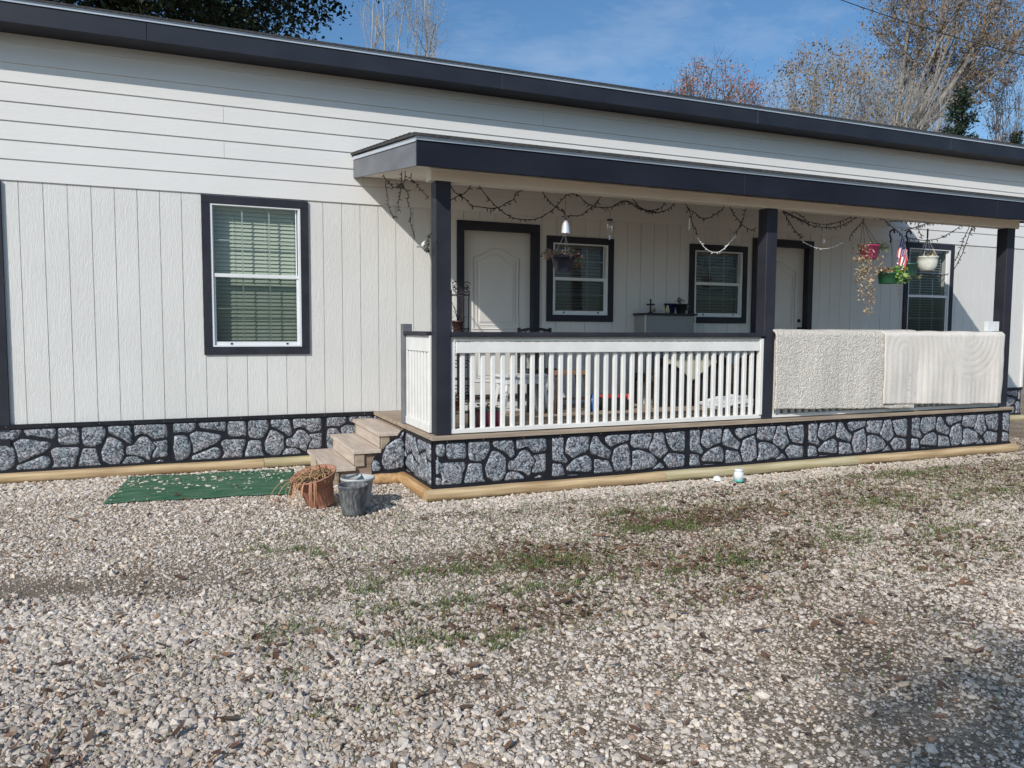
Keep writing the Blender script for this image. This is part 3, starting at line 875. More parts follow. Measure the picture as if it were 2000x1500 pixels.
def ground_h(x, y):
    return (N2.fbm(x * .9 + 3, y * .9) - .5) * .03 + (N3.fbm(x * 5, y * 5, 3) - .5) * .012 - .004
def axis_coords(lo, hi, step, far):
    c = list(np.arange(lo, hi + 1e-6, step))
    s = step
    a = lo
    left = []
    while a > -far:
        s *= 1.35; a -= s; left.append(a)
    s = step; a = c[-1]; right = []
    while a < far:
        s *= 1.35; a += s; right.append(a)
    return np.array(left[::-1] + c + right)
gxs = axis_coords(-2.6, 10.5, .055, 450); gys = axis_coords(1.0, 8.9, .055, 450)
GX, GY = np.meshgrid(gxs, gys)
gz = ground_h(GX, GY)
fade = np.clip(1 - np.maximum(np.abs(GX - 4) - 8, np.abs(GY - 4) - 8) / 20, 0, 1)
gz *= fade
# sit a little lower against the buildings
nx, ny = len(gxs), len(gys)
me = bpy.data.meshes.new('ground')
me.vertices.add(nx * ny)
me.vertices.foreach_set('co', np.stack([GX, GY, gz], -1).astype(np.float32).ravel())
ii = np.arange((nx - 1) * (ny - 1)); r_, c_ = ii // (nx - 1), ii % (nx - 1)
q0 = r_ * nx + c_
qs = np.stack([q0, q0 + 1, q0 + nx + 1, q0 + nx], -1)
me.loops.add(qs.size); me.loops.foreach_set('vertex_index', qs.ravel().astype(np.int32))
me.polygons.add(len(qs)); me.polygons.foreach_set('loop_start', (np.arange(len(qs)) * 4).astype(np.int32))
me.polygons.foreach_set('use_smooth', np.ones(len(qs), bool))
me.update(); me.validate()
s_, l_, g_ = masks(GX.ravel(), GY.ravel())
ca = me.color_attributes.new('cover', 'FLOAT_COLOR', 'POINT')
ca.data.foreach_set('color', np.stack([s_, l_, g_, np.ones_like(s_)], -1).astype(np.float32).ravel())
def ground_mat():
    m = bpy.data.materials.new('gravelly_dirt'); m.use_nodes = True
    t = m.node_tree; b = t.nodes['Principled BSDF']
    b.inputs['Roughness'].default_value = .95; b.inputs['Specular IOR Level'].default_value = .15
    N = t.nodes.new; K = t.links.new
    tcn = N('ShaderNodeTexCoord')
    vo = N('ShaderNodeTexVoronoi'); vo.inputs['Scale'].default_value = 75; K(tcn.outputs['Object'], vo.inputs['Vector'])
    vo2 = N('ShaderNodeTexVoronoi'); vo2.inputs['Scale'].default_value = 170; K(tcn.outputs['Object'], vo2.inputs['Vector'])
    sep = N('ShaderNodeSeparateColor'); K(vo.outputs['Color'], sep.inputs[0])
    sep2 = N('ShaderNodeSeparateColor'); K(vo2.outputs['Color'], sep2.inputs[0])
    r1 = N('ShaderNodeValToRGB'); K(sep.outputs[0], r1.inputs[0])
    e = r1.color_ramp.elements
    e[0].position = 0; e[0].color = (.20, .155, .115, 1); e[1].position = 1; e[1].color = (.60, .52, .42, 1)
    k = e.new(.45); k.color = (.38, .31, .24, 1)
    r2 = N('ShaderNodeValToRGB'); K(sep2.outputs[1], r2.inputs[0])
    e = r2.color_ramp.elements
    e[0].position = 0; e[0].color = (.17, .135, .105, 1); e[1].position = 1; e[1].color = (.34, .285, .23, 1)
    at = N('ShaderNodeAttribute'); at.attribute_name = 'cover'
    sp = N('ShaderNodeSeparateColor'); K(at.outputs['Color'], sp.inputs[0])
    m1 = N('ShaderNodeMixRGB'); K(sp.outputs[0], m1.inputs[0]); K(r1.outputs[0], m1.inputs[1]); K(r2.outputs[0], m1.inputs[2])
    m2 = N('ShaderNodeMixRGB'); m2.blend_type = 'MULTIPLY'; m2.inputs[2].default_value = (.62, .47, .36, 1)
    K(sp.outputs[1], m2.inputs[0]); K(m1.outputs[0], m2.inputs[1])
    n = N('ShaderNodeTexNoise'); n.inputs['Scale'].default_value = 2.2; n.inputs['Detail'].default_value = 6; K(tcn.outputs['Object'], n.inputs['Vector'])
    r3 = N('ShaderNodeValToRGB'); K(n.outputs['Fac'], r3.inputs[0])
    r3.color_ramp.elements[0].position = .3; r3.color_ramp.elements[0].color = (.66, .62, .58, 1)
    r3.color_ramp.elements[1].position = .7; r3.color_ramp.elements[1].color = (1.12, 1.1, 1.08, 1)
    m3 = N('ShaderNodeMixRGB'); m3.blend_type = 'MULTIPLY'; m3.inputs[0].default_value = 1; K(m2.outputs[0], m3.inputs[1]); K(r3.outputs[0], m3.inputs[2])
    K(m3.outputs[0], b.inputs['Base Color'])
    ad = N('ShaderNodeMath'); ad.operation = 'ADD'; K(vo.outputs['Distance'], ad.inputs[0]); K(vo2.outputs['Distance'], ad.inputs[1])
    bp = N('ShaderNodeBump'); bp.invert = True; bp.inputs['Strength'].default_value = 1; bp.inputs['Distance'].default_value = .008
    K(ad.outputs[0], bp.inputs['Height']); K(bp.outputs[0], b.inputs['Normal'])
    return m
me.materials.append(ground_mat())
ground = bpy.data.objects.new('ground', me); COL.objects.link(ground)
tag(ground, kind='structure')

def mesh_np(name, V, F, matl, col=None, smooth=False):
    me = bpy.data.meshes.new(name)
    me.vertices.add(len(V)); me.vertices.foreach_set('co', V.astype(np.float32).ravel())
    k = F.shape[1]
    me.loops.add(F.size); me.loops.foreach_set('vertex_index', F.astype(np.int32).ravel())
    me.polygons.add(len(F)); me.polygons.foreach_set('loop_start', (np.arange(len(F)) * k).astype(np.int32))
    me.polygons.foreach_set('use_smooth', np.full(len(F), bool(smooth)))
    if col is not None:
        c = me.color_attributes.new('tone', 'FLOAT_COLOR', 'POINT')
        c.data.foreach_set('color', np.concatenate([col, np.ones((len(col), 1))], 1).astype(np.float32).ravel())
    me.update(); me.validate()
    me.materials.append(matl)
    o = bpy.data.objects.new(name, me); COL.objects.link(o)
    return o
def ico(sub):
    t = (1 + 5 ** .5) / 2
    V = np.array([(-1, t, 0), (1, t, 0), (-1, -t, 0), (1, -t, 0), (0, -1, t), (0, 1, t), (0, -1, -t), (0, 1, -t), (t, 0, -1), (t, 0, 1), (-t, 0, -1), (-t, 0, 1)], float)
    F = [(0, 11, 5), (0, 5, 1), (0, 1, 7), (0, 7, 10), (0, 10, 11), (1, 5, 9), (5, 11, 4), (11, 10, 2), (10, 7, 6), (7, 1, 8), (3, 9, 4), (3, 4, 2), (3, 2, 6), (3, 6, 8), (3, 8, 9), (4, 9, 5), (2, 4, 11), (6, 2, 10), (8, 6, 7), (9, 8, 1)]
    V /= np.linalg.norm(V[0]); V = [tuple(v) for v in V]
    for _ in range(sub):
        c = {}; nf = []
        def mid(a, b):
            k = (min(a, b), max(a, b))
            if k not in c:
                m = np.array(V[a]) + np.array(V[b]); V.append(tuple(m / np.linalg.norm(m))); c[k] = len(V) - 1
            return c[k]
        for a, b, d in F:
            x, y, z = mid(a, b), mid(b, d), mid(d, a)
            nf += [(a, x, z), (b, y, x), (d, z, y), (x, y, z)]
        F = nf
    return np.array(V), np.array(F)
rs = np.random.RandomState(7)
def rotz_tilt(n, tilt):
    a = rs.rand(n) * 2 * np.pi; b = rs.randn(n) * tilt; c = rs.randn(n) * tilt
    ca_, sa_, cb, sb, cc, sc_ = np.cos(a), np.sin(a), np.cos(b), np.sin(b), np.cos(c), np.sin(c)
    o, z = np.ones(n), np.zeros(n)
    Rz = np.stack([np.stack([ca_, -sa_, z], -1), np.stack([sa_, ca_, z], -1), np.stack([z, z, o], -1)], 1)
    Rx = np.stack([np.stack([o, z, z], -1), np.stack([z, cb, -sb], -1), np.stack([z, sb, cb], -1)], 1)
    Ry = np.stack([np.stack([cc, z, sc_], -1), np.stack([z, o, z], -1), np.stack([-sc_, z, cc], -1)], 1)
    return Rz @ Rx @ Ry
def in_view(x, y, mrg):
    dx, dy = x, y
    ang = np.degrees(np.arctan2(dx, dy)) - 23.08
    return (np.abs(ang) < 37 + mrg) & (y > 0)
def blocked(x, y):
    b = (y > 8.58)
    b |= (x > 1.93) & (y > 6.36) & (x < 9.75)
    b |= (x > 1.2) & (y > 7.40)
    return b
def scatter_stones(n, xr, yr, rfun, keepfun, sub, jit, flat, zoff=.25):
    x = rs.uniform(*xr, n); y = rs.uniform(*yr, n)
    k = in_view(x, y, 6) & ~blocked(x, y)
    x, y = x[k], y[k]
    s, l, g = masks(x, y)
    k = keepfun(x, y, s, l, g, rs.rand(len(x)))
    x, y, s, l = x[k], y[k], s[k], l[k]
    r = rfun(x, y, s, rs.randn(len(x)))
    n = len(x)
    BV, BF = ico(sub)
    m = len(BV)
    V = BV[None] * (1 + rs.uniform(-jit, jit, (n, m, 1))) + rs.uniform(-jit, jit, (n, m, 3)) * .55
    sc_ = np.stack([rs.uniform(.85, 1.35, n), rs.uniform(.7, 1.0, n), rs.uniform(flat * .7, flat * 1.3, n)], -1)
    V = V * sc_[:, None, :]
    V = np.einsum('nij,nmj->nmi', rotz_tilt(n, .35), V) * r[:, None, None]
    z = ground_h(x, y) + r * flat * zoff
    V += np.stack([x, y, z], -1)[:, None]
    F = (BF[None] + (np.arange(n) * m)[:, None, None]).reshape(-1, 3)
    t = rs.rand(n); v = .38 + .38 * rs.rand(n)
    base = np.stack([v, v * .865, v * .735], -1)
    cool = t < .3; base[cool] *= np.array([.96, .985, 1.03])
    tan = (t > .86); base[tan] *= np.array([.98, .90, .80])
    brn = (t > .965); base[brn] *= np.array([.66, .54, .48])
    dirt = np.clip(.55 * l + .35 * s, 0, .6)[:, None]
    base = base * (1 - dirt) + dirt * np.array([.30, .235, .185])
    C = np.repeat(base, m, 0)
    return V.reshape(-1, 3), F, C
M['gravel'] = mat('crushed_limestone', (.86, .86, .86), (1.08, 1.08, 1.08), sc=(90, 90, 90), rough=.9, spec=.2, bump=.5, bsc=(220, 220, 220), dist=.002, attr='tone')
def big_zone(x, y):     # larger, cleaner stones at the near left
    return np.clip(1.25 - ((x - (-.7)) / 1.9) ** 2 - np.clip(y - 4.35, 0, 9) ** 2 * 3, 0, 1)
def clump(x, y): return N3.fbm(x * 3.1, y * 3.1, 3)
packs = []
# layer 1: near left, big
packs.append(scatter_stones(90000, (-1.8, 2.2), (2.0, 4.9), lambda x, y, s, g: np.clip(.0088 * np.exp(g * .42), .0045, .025),
    lambda x, y, s, l, g, u: u < big_zone(x, y) * (1 - .9 * s) * .8, 0, .30, .6))
# layer 2: mid stones everywhere
packs.append(scatter_stones(190000, (-2.6, 10.8), (1.2, 8.6), lambda x, y, s, g: np.clip(.0088 * np.exp(g * .40) * (1 - .3 * s), .0045, .026),
    lambda x, y, s, l, g, u: u < (.80 - .76 * s - .36 * l - .25 * g) * np.clip(.45 + 1.2 * clump(x, y), 0, 1.1) * (1 - .55 * big_zone(x, y)), 0, .28, .6))
# layer 3: chips
packs.append(scatter_stones(150000, (-2.2, 8.5), (1.2, 8.0), lambda x, y, s, g: np.clip(.0058 * np.exp(g * .3), .003, .011),
    lambda x, y, s, l, g, u: u < (.95 - .55 * s - .2 * l), 0, .26, .7, .1))
# extra at the foot of the walls and between
packs.append(scatter_stones(9000, (-1.8, 1.3), (7.7, 8.6), lambda x, y, s, g: np.clip(.014 * np.exp(g * .35), .007, .03), lambda x, y, s, l, g, u: u < .75, 0, .2, .65))
packs.append(scatter_stones(16000, (1.7, 9.8), (6.0, 6.37), lambda x, y, s, g: np.clip(.010 * np.exp(g * .4), .005, .026), lambda x, y, s, l, g, u: u < .6, 0, .28, .62))
off = 0; VV = []; FF = []; CC = []
for V, F, C in packs:
    VV.append(V); FF.append(F + off); CC.append(C); off += len(V)
gv = mesh_np('gravel', np.concatenate(VV), np.concatenate(FF), M['gravel'], np.concatenate(CC))
tag(gv, 'pale crushed limestone gravel covering the yard', 'gravel', kind='stuff')
print('gravel faces', sum(len(f) for f in FF))

# fallen leaves
def leaves(n):
    x = rs.uniform(-1.8, 10.5, n * 8); y = rs.uniform(1.5, 8.3, n * 8)
    k = in_view(x, y, 4) & ~blocked(x, y); x, y = x[k], y[k]
    s, l, g = masks(x, y)
    k = rs.rand(len(x)) < (.05 + l ** 1.1 * .72) * np.clip(1.9 * clump(x + 7, y) - .25, .08, 1.0)
    x, y = x[k][:n], y[k][:n]
    n = len(x)
    Ls = np.clip(.0155 * np.exp(rs.randn(n) * .5), .006, .045); Ws = Ls * rs.uniform(.22, .5, n)
    u = np.array([-1, -.45, .3, 1.0]); w = np.array([.12, .9, 1, .05])
    P_ = []
    curl = rs.uniform(-.5, .9, n)
    for i in range(4):
        for sgn in (-1, 0, 1):
            P_.append(np.stack([u[i] * Ls, sgn * w[i] * Ws, (np.abs(sgn) * w[i] * Ws * .5 + (u[i] ** 2) * Ls * .3) * curl], -1))
    V = np.stack(P_, 1)
    V = np.einsum('nij,nmj->nmi', rotz_tilt(n, .28), V)
    V += np.stack([x, y, ground_h(x, y) + .008 + rs.rand(n) * .014], -1)[:, None]
    f = []
    for i in range(3):
        for j in range(2):
            a = i * 3 + j; f.append((a, a + 1, a + 4, a + 3))
    F = (np.array(f)[None] + (np.arange(n) * 12)[:, None, None]).reshape(-1, 4)
    t = rs.rand(n, 1)
    c = np.array([.085, .05, .036]) * (1 - t) + np.array([.23, .125, .075]) * t
    gr = rs.rand(n) < .25; c[gr] = c[gr] * np.array([.75, .85, .9])
    return V.reshape(-1, 3), F, np.repeat(c, 12, 0)
M['leafl'] = mat('dry_brown_leaf', (.9, .9, .9), (1.1, 1.1, 1.1), sc=(50, 50, 50), rough=.7, spec=.3, attr='tone')
V, F, C = leaves(13000)
lv = mesh_np('fallen_leaves', V, F, M['leafl'], C); tag(lv, 'brown fallen leaves scattered over the gravel', 'leaves', kind='stuff')

# weeds and grass
def grass(n):
    x = rs.uniform(-1.2, 9.0, n * 8); y = rs.uniform(2.0, 7.5, n * 8)
    k = in_view(x, y, 4) & ~blocked(x, y); x, y = x[k], y[k]
    s, l, g = masks(x, y)
    k = rs.rand(len(x)) < (np.clip(g * .95 - .15, 0, .7) + .07 * (x > .3) * (y < 6.2) * (y > 3.3) + .1 * l) * np.clip(3.6 * N1.fbm(x * 9, y * 9, 2) - 1.1, 0, 1)
    x, y = x[k][:n], y[k][:n]; n = len(x)
    h = np.clip(.026 * np.exp(rs.randn(n) * .45), .007, .06); a = rs.rand(n) * 2 * np.pi; ln = rs.uniform(.3, 1.5, n)
    dx, dy = np.cos(a), np.sin(a); w = rs.uniform(.0012, .003, n)
    z0 = ground_h(x, y) + .004
    pts = []
    for t, ww in ((0, 1), (.55, .9), (1, .1)):
        px = x + dx * h * ln * t ** 1.6; py = y + dy * h * ln * t ** 1.6; pz = z0 + h * (t - .25 * ln * t * t)
        for sg in (-1, 1):
            pts.append(np.stack([px - dy * w * ww * sg, py + dx * w * ww * sg, pz], -1))
    V = np.stack(pts, 1)
    F = (np.array([(0, 1, 3, 2), (2, 3, 5, 4)])[None] + (np.arange(n) * 6)[:, None, None]).reshape(-1, 4)
    t = rs.rand(n, 1)
    c = np.array([.06, .10, .025]) * (1 - t) + np.array([.17, .22, .07]) * t
    dry = rs.rand(n) < .15; c[dry] = np.array([.27, .22, .11])
    return V.reshape(-1, 3), F, np.repeat(c, 6, 0)
M['grass'] = mat('weedy_grass', (.9, .9, .9), (1.1, 1.1, 1.1), sc=(30, 30, 30), rough=.6, spec=.25, attr='tone')
V, F, C = grass(60000)
print('grass blades', len(V) // 6)
gr = mesh_np('grass', V, F, M['grass'], C); tag(gr, 'short green weeds coming up through the gravel', 'grass', kind='stuff')

# ============================================================ GREEN MAT
def P2(u, v):   # bilinear patch of the mat
    a, b, c, d = (-.64, 7.29), (.875, 7.12), (1.06, 8.40), (-.50, 8.47)
    x = (a[0] * (1 - u) + b[0] * u) * (1 - v) + (d[0] * (1 - u) + c[0] * u) * v
    y = (a[1] * (1 - u) + b[1] * u) * (1 - v) + (d[1] * (1 - u) + c[1] * u) * v
    return x, y
mb = MB(); nu, nv = 70, 50; vs = []
for j in range(nv + 1):
    for i in range(nu + 1):
        u, v = i / nu, j / nv
        x, y = P2(u, v)
        x += .012 * math.sin(v * 9) * (u - .5); y += .012 * math.sin(u * 11)
        z = float(ground_h(np.array(x), np.array(y))) + .020 + .006 * noise.noise(Vector((x * 4, y * 4, 0)))
        vs.append((x, y, z))
fs = [(j * (nu + 1) + i, j * (nu + 1) + i + 1, (j + 1) * (nu + 1) + i + 1, (j + 1) * (nu + 1) + i) for j in range(nv) for i in range(nu)]
mb.add(vs, fs, True)
M['turf'] = mat('green_turf_mat', (.03, .115, .06), (.12, .195, .13), sc=(4, 14, 9), rough=.95, bump=1, bsc=(260, 260, 260), dist=.004, detail=9, lo=.36, hi=.72, spec=.15)
o = mb.build('turf_mat', M['turf'], None, base=(.2, 7.8, 0)); sol = o.modifiers.new('t', 'SOLIDIFY'); sol.thickness = .008; sol.offset = -1
tag(o, 'dirty green artificial grass mat lying on the gravel in front of the wall', 'mat')
# gravel kicked onto the mat
n = 90
uu, vv = rs.rand(n), rs.rand(n); edge = rs.rand(n) < .5; vv[edge] = 1 - rs.rand(edge.sum()) ** 2 * .25
uu[rs.rand(n) < .15] *= .1
px = np.array([P2(a, b) for a, b in zip(uu, vv)])
BV, BF = ico(0); V = BV[None] * (1 + rs.uniform(-.2, .2, (n, 12, 1)))
r = np.clip(.0065 * np.exp(rs.randn(n) * .5), .003, .022)
V = np.einsum('nij,nmj->nmi', rotz_tilt(n, .3), V * np.array([1.1, .85, .65])) * r[:, None, None] + np.stack([px[:, 0], px[:, 1], ground_h(px[:, 0], px[:, 1]) + .026 + r * .2], -1)[:, None]
F = (BF[None] + (np.arange(n) * 12)[:, None, None]).reshape(-1, 3)
v = .35 + .35 * rs.rand(n); C = np.repeat(np.stack([v, v * .95, v * .88], -1), 12, 0)
o = mesh_np('loose_gravel', V.reshape(-1, 3), F, M['gravel'], C); tag(o, 'small stones kicked onto the green mat', 'gravel', kind='stuff')
SM = [[(2.207,6.6,2.771),(2.261,6.6,2.695),(2.34,6.6,2.667),(2.405,6.6,2.597),(2.508,6.6,2.59),(2.627,6.6,2.584),(2.702,6.6,2.61),(2.762,6.6,2.655),(2.83,6.6,2.68),(2.838,6.6,2.743),(2.914,6.6,2.77)],[(2.215,6.6,2.631),(2.29,6.6,2.677),(2.354,6.6,2.701),(2.405,6.6,2.777)],[(2.471,6.6,2.782),(2.545,6.6,2.695),(2.642,6.6,2.599),(2.763,6.6,2.524),(2.854,6.6,2.502),(2.978,6.6,2.502),(3.072,6.6,2.522),(3.166,6.6,2.577),(3.245,6.6,2.638),(3.308,6.6,2.713),(3.364,6.6,2.767),(3.47,6.6,2.775),(3.553,6.6,2.702),(3.653,6.6,2.665),(3.787,6.6,2.666),(3.889,6.6,2.688),(3.983,6.6,2.753),(4.078,6.6,2.73),(4.167,6.6,2.691),(4.274,6.6,2.661),(4.345,6.6,2.665)],[(3.109,6.6,2.774),(3.197,6.6,2.67),(3.325,6.6,2.601)],[(3.318,6.6,2.558),(3.407,6.6,2.57),(3.521,6.6,2.577),(3.603,6.6,2.64),(3.669,6.6,2.688),(3.735,6.6,2.772)],[(3.878,6.6,2.696),(3.977,6.6,2.757),(4.064,6.6,2.726),(4.167,6.6,2.678),(4.241,6.6,2.676),(4.315,6.6,2.675),(4.434,6.6,2.714),(4.455,6.6,2.765)],[(4.085,6.6,2.777),(4.174,6.6,2.69),(4.256,6.6,2.665),(4.36,6.6,2.656),(4.465,6.6,2.684),(4.525,6.6,2.713),(4.57,6.6,2.76)],[(4.7,6.6,2.769),(4.756,6.6,2.709),(4.843,6.6,2.676),(4.875,6.6,2.64),(4.986,6.6,2.633),(5.073,6.6,2.69),(5.152,6.6,2.728),(5.183,6.6,2.782)],[(4.708,6.6,2.744),(4.765,6.6,2.658),(4.775,6.6,2.57),(4.831,6.6,2.521),(4.825,6.6,2.467)],[(5.256,6.6,2.787),(5.316,6.6,2.705),(5.402,6.6,2.618),(5.487,6.6,2.57),(5.572,6.6,2.548),(5.613,6.6,2.584)],[(5.488,6.6,2.789),(5.448,6.6,2.727),(5.45,6.6,2.674),(5.402,6.6,2.612),(5.379,6.6,2.551),(5.323,6.6,2.509)]]
SW = [[(4.872,6.62,2.442),(4.937,6.62,2.361),(5.035,6.62,2.3),(5.132,6.62,2.298),(5.212,6.62,2.341),(5.276,6.62,2.403),(5.356,6.62,2.486)],[(6.219,6.62,2.489),(6.311,6.62,2.445),(6.422,6.62,2.409),(6.57,6.62,2.397),(6.718,6.62,2.436),(6.848,6.62,2.492)]]
SR = [[(5.906,6.6,2.789),(6.048,6.6,2.731),(6.192,6.6,2.691),(6.338,6.6,2.645),(6.54,6.6,2.626),(6.726,6.6,2.646),(6.893,6.6,2.712),(7.024,6.6,2.79)],[(5.976,6.6,2.78),(6.137,6.6,2.729),(6.282,6.6,2.69),(6.465,6.6,2.666),(6.65,6.6,2.676),(6.835,6.6,2.729),(6.985,6.6,2.788),(7.111,6.6,2.788)],[(6.064,6.6,2.793),(6.172,6.6,2.752),(6.263,6.6,2.709)],[(5.941,6.6,2.778),(5.996,6.6,2.707),(6.071,6.6,2.616),(6.144,6.6,2.552),(6.218,6.6,2.494)],[(6.902,6.6,2.499),(6.916,6.6,2.579),(7.019,6.6,2.664),(7.115,6.6,2.75)],[(7.212,6.6,2.796),(7.304,6.6,2.794),(7.397,6.6,2.787),(7.513,6.6,2.719),(7.63,6.6,2.657),(7.709,6.6,2.614),(7.826,6.6,2.578),(7.943,6.6,2.577),(8.062,6.6,2.562),(8.18,6.6,2.575),(8.319,6.6,2.596),(8.438,6.6,2.644),(8.557,6.6,2.7),(8.657,6.6,2.748),(8.737,6.6,2.803)],[(7.566,6.6,2.79),(7.661,6.6,2.782),(7.815,6.6,2.777),(7.971,6.6,2.773),(8.167,6.6,2.791),(8.328,6.6,2.786),(8.469,6.6,2.801)],[(7.783,6.6,2.666),(7.974,6.6,2.724),(8.148,6.6,2.769),(8.287,6.6,2.791)],[(7.989,6.6,2.794),(7.994,6.6,2.719),(8.038,6.6,2.638),(8.07,6.6,2.584)],[(8.862,6.6,2.81),(8.806,6.6,2.706),(8.749,6.6,2.617),(8.714,6.6,2.515),(8.677,6.6,2.442),(8.621,6.6,2.354)],[(8.905,6.6,2.798),(8.85,6.6,2.68),(8.796,6.6,2.548),(8.722,6.6,2.401),(8.627,6.6,2.268)],[(8.947,6.6,2.815),(8.975,6.6,2.715),(8.907,6.6,2.769),(8.99,6.6,2.803)],[(8.025,6.6,2.191),(8.185,6.6,2.168),(8.387,6.6,2.16),(8.549,6.6,2.194)]]
SL = [[(1.98,8.123,3.119),(1.98,8.019,3.029),(1.98,7.798,2.959),(1.98,7.717,2.905),(1.98,7.478,2.886),(1.98,7.269,2.832),(1.98,7.154,2.768),(1.98,7.126,2.726),(1.98,7.198,2.707),(1.98,7.113,2.634)],[(1.98,8.019,3.021),(1.98,7.969,2.938),(1.98,7.902,2.844),(1.98,7.887,2.76),(1.98,7.772,2.661),(1.98,7.674,2.616),(1.98,7.553,2.6)],[(1.98,7.369,3.015),(1.98,7.371,2.934),(1.98,7.417,2.872),(1.98,7.434,2.789),(1.98,7.513,2.73),(1.98,7.514,2.659),(1.98,7.452,2.65)],[(1.98,7.237,2.979),(1.98,7.253,2.898),(1.98,7.387,2.867),(1.98,7.54,2.916)],[(1.98,7.025,2.926),(1.98,7.04,2.876),(1.98,6.904,2.827),(1.98,6.748,2.74),(1.98,6.477,2.613)],[(1.98,7.058,2.611),(1.98,7.045,2.535),(1.98,7.073,2.486),(1.98,7.019,2.427),(1.98,6.924,2.342)],[(1.98,6.431,2.31),(1.98,6.552,2.274),(1.98,6.48,2.232),(1.98,6.577,2.192)]]
# ============================================================ STRING LIGHTS
rnd = random.Random(5)
def strands(name, polys, m, base, label, rad=.0046, bl=.038, sag=0, every=.042):
    mb = MB()
    for p in polys:
        # smooth the traced run
        q = [Vector(a) for a in p]
        for _ in range(1):
            q2 = [q[0]]
            for i in range(len(q) - 1):
                q2 += [q[i].lerp(q[i + 1], .25), q[i].lerp(q[i + 1], .75)]
            q = q2 + [q[-1]]
        jy = rnd.uniform(-.015, .02)
        q = [v + Vector((0, jy + rnd.uniform(-.004, .004), 0)) for v in q]
        mb.tube(q, rad, 5)
        acc = 0
        for i in range(len(q) - 1):
            seg = (q[i + 1] - q[i]).length; t = every - acc
            while t < seg:
                c = q[i].lerp(q[i + 1], t / seg)
                a = rnd.uniform(0, 6.28)
                d = Vector((math.cos(a) * .7, rnd.uniform(-.5, .3), -abs(math.sin(a)) * .9 + .15)).normalized()
                L_ = bl * rnd.uniform(.7, 1.3)
                mb.tube([c, c + d * L_ * .55, c + d * L_], [rad * .8, rad * 1.15, rad * .35], 5)
                t += every * rnd.uniform(.75, 1.25)
            acc = (acc + seg) % every
    o = mb.build(name, m, None, base=base)
    return tag(o, label, 'string lights', 'string lights draped under the porch roof')
strands('string_lights', SM, M['wire'], (3.7, 6.6, 2.6), 'dark unlit string lights looping along the beam between the left and middle posts')
strands('string_lights', [SW[0]], M['wwire'], (6.4, 6.62, 2.4), 'white loop of string lights hanging before the small window left of the middle post', .0042, .03)
strands('string_lights', [SW[1]], M['wwire'], (6.6, 6.62, 2.4), 'pale loop of string lights hanging before the right door casing', .003, .02)
strands('string_lights', SR, M['wire'], (7.2, 6.6, 2.6), 'dark tangled string lights between the middle and right posts, above the hanging pots')
strands('string_lights', SL, M['wire'], (1.98, 7.4, 2.9), 'dark string lights dangling from the left end of the porch roof', .0045, .032)
strands('string_lights', [[(7.33, W - .035, z) for z in (2.5, 2.2, 1.9, 1.72, 1.5, 1.2, .9)]], M['wire'], (7.33, W - .035, 1.6), 'string light wire running down the left casing of the right door', .004, .04, every=.16)

# ============================================================ POTS AND PLANTS
def leafcluster(pts, size, cols, seed, name, parent, droop=.3):
    r = np.random.RandomState(seed)
    pts = np.array(pts); n = len(pts)
    a = r.rand(n) * 2 * np.pi; el = r.uniform(-.9, .9, n)
    d = np.stack([np.cos(a) * np.cos(el), np.sin(a) * np.cos(el), np.sin(el) - droop], -1); d /= np.linalg.norm(d, axis=1)[:, None]
    rr = r.randn(n, 3); w = np.cross(d, rr); w /= np.linalg.norm(w, axis=1)[:, None]
    s = size * np.exp(r.randn(n) * .35)
    A = pts; B = pts + d * s[:, None]
    mid = (A + B) / 2
    V = np.stack([A, mid + w * s[:, None] * .32, B, mid - w * s[:, None] * .32], 1).reshape(-1, 3)
    off = Vector((0, 0, 0)); p = parent
    while p is not None: off += Vector(p.location); p = p.parent
    V = V - np.array(off)
    F = np.arange(4 * n).reshape(-1, 4)
    c = np.array(cols)[r.randint(0, len(cols), n)] * r.uniform(.75, 1.25, (n, 1))
    o = mesh_np(name, V, F, M['leafy'], np.repeat(c, 4, 0))
    if parent: o.parent = parent
    return o
M['leafy'] = mat('plant_leaf', (.9, .9, .9), (1.1, 1.1, 1.1), sc=(60, 60, 60), rough=.55, spec=.3, attr='tone')
def gloss(name, c, rough=.35): return mat(name, c, tuple(min(1, k * 1.2 + .004) for k in c), sc=(12, 12, 12), rough=rough, bump=.15, bsc=(70, 70, 70))
M['pot_magenta'] = gloss('magenta_plastic', (.33, .03, .11))
M['pot_dark'] = gloss('dark_blue_plastic', (.022, .026, .045))
M['pot_green'] = gloss('bright_green_plastic', (.018, .085, .04))
M['pot_dgreen'] = gloss('dark_green_plastic', (.022, .075, .055))
M['pot_white'] = gloss('cream_plastic', (.62, .62, .55))
M['pot_brown'] = gloss('brown_plastic', (.06, .03, .028))
M['soil'] = mat('potting_soil', (.03, .02, .014), (.09, .065, .045), sc=(60, 60, 60), rough=1, bump=1, bsc=(80, 80, 80), dist=.01)
def pot(parent, c, r0, r1, h, m, rim=.012, n=28, cut=None):
    c = Vector(c)
    mb = MB()
    prof = [(0, 0), (r0 * .96, 0), (r0, .006), (r1 - .004, h - rim * 1.6), (r1 + .004, h - rim * 1.5), (r1 + .005, h), (r1 - .004, h), (r1 - .008, h - .03), (r0 * .9, .012)]
    mb.lathe(prof, c, n)
    o = mb.build('pot', m, parent)
    mb = MB(); mb.lathe([(0, h - .018), (r1 * .6, h - .022), (r1 - .008, h - .028)], c, 16); mb.build('soil', M['soil'], parent)
    return o
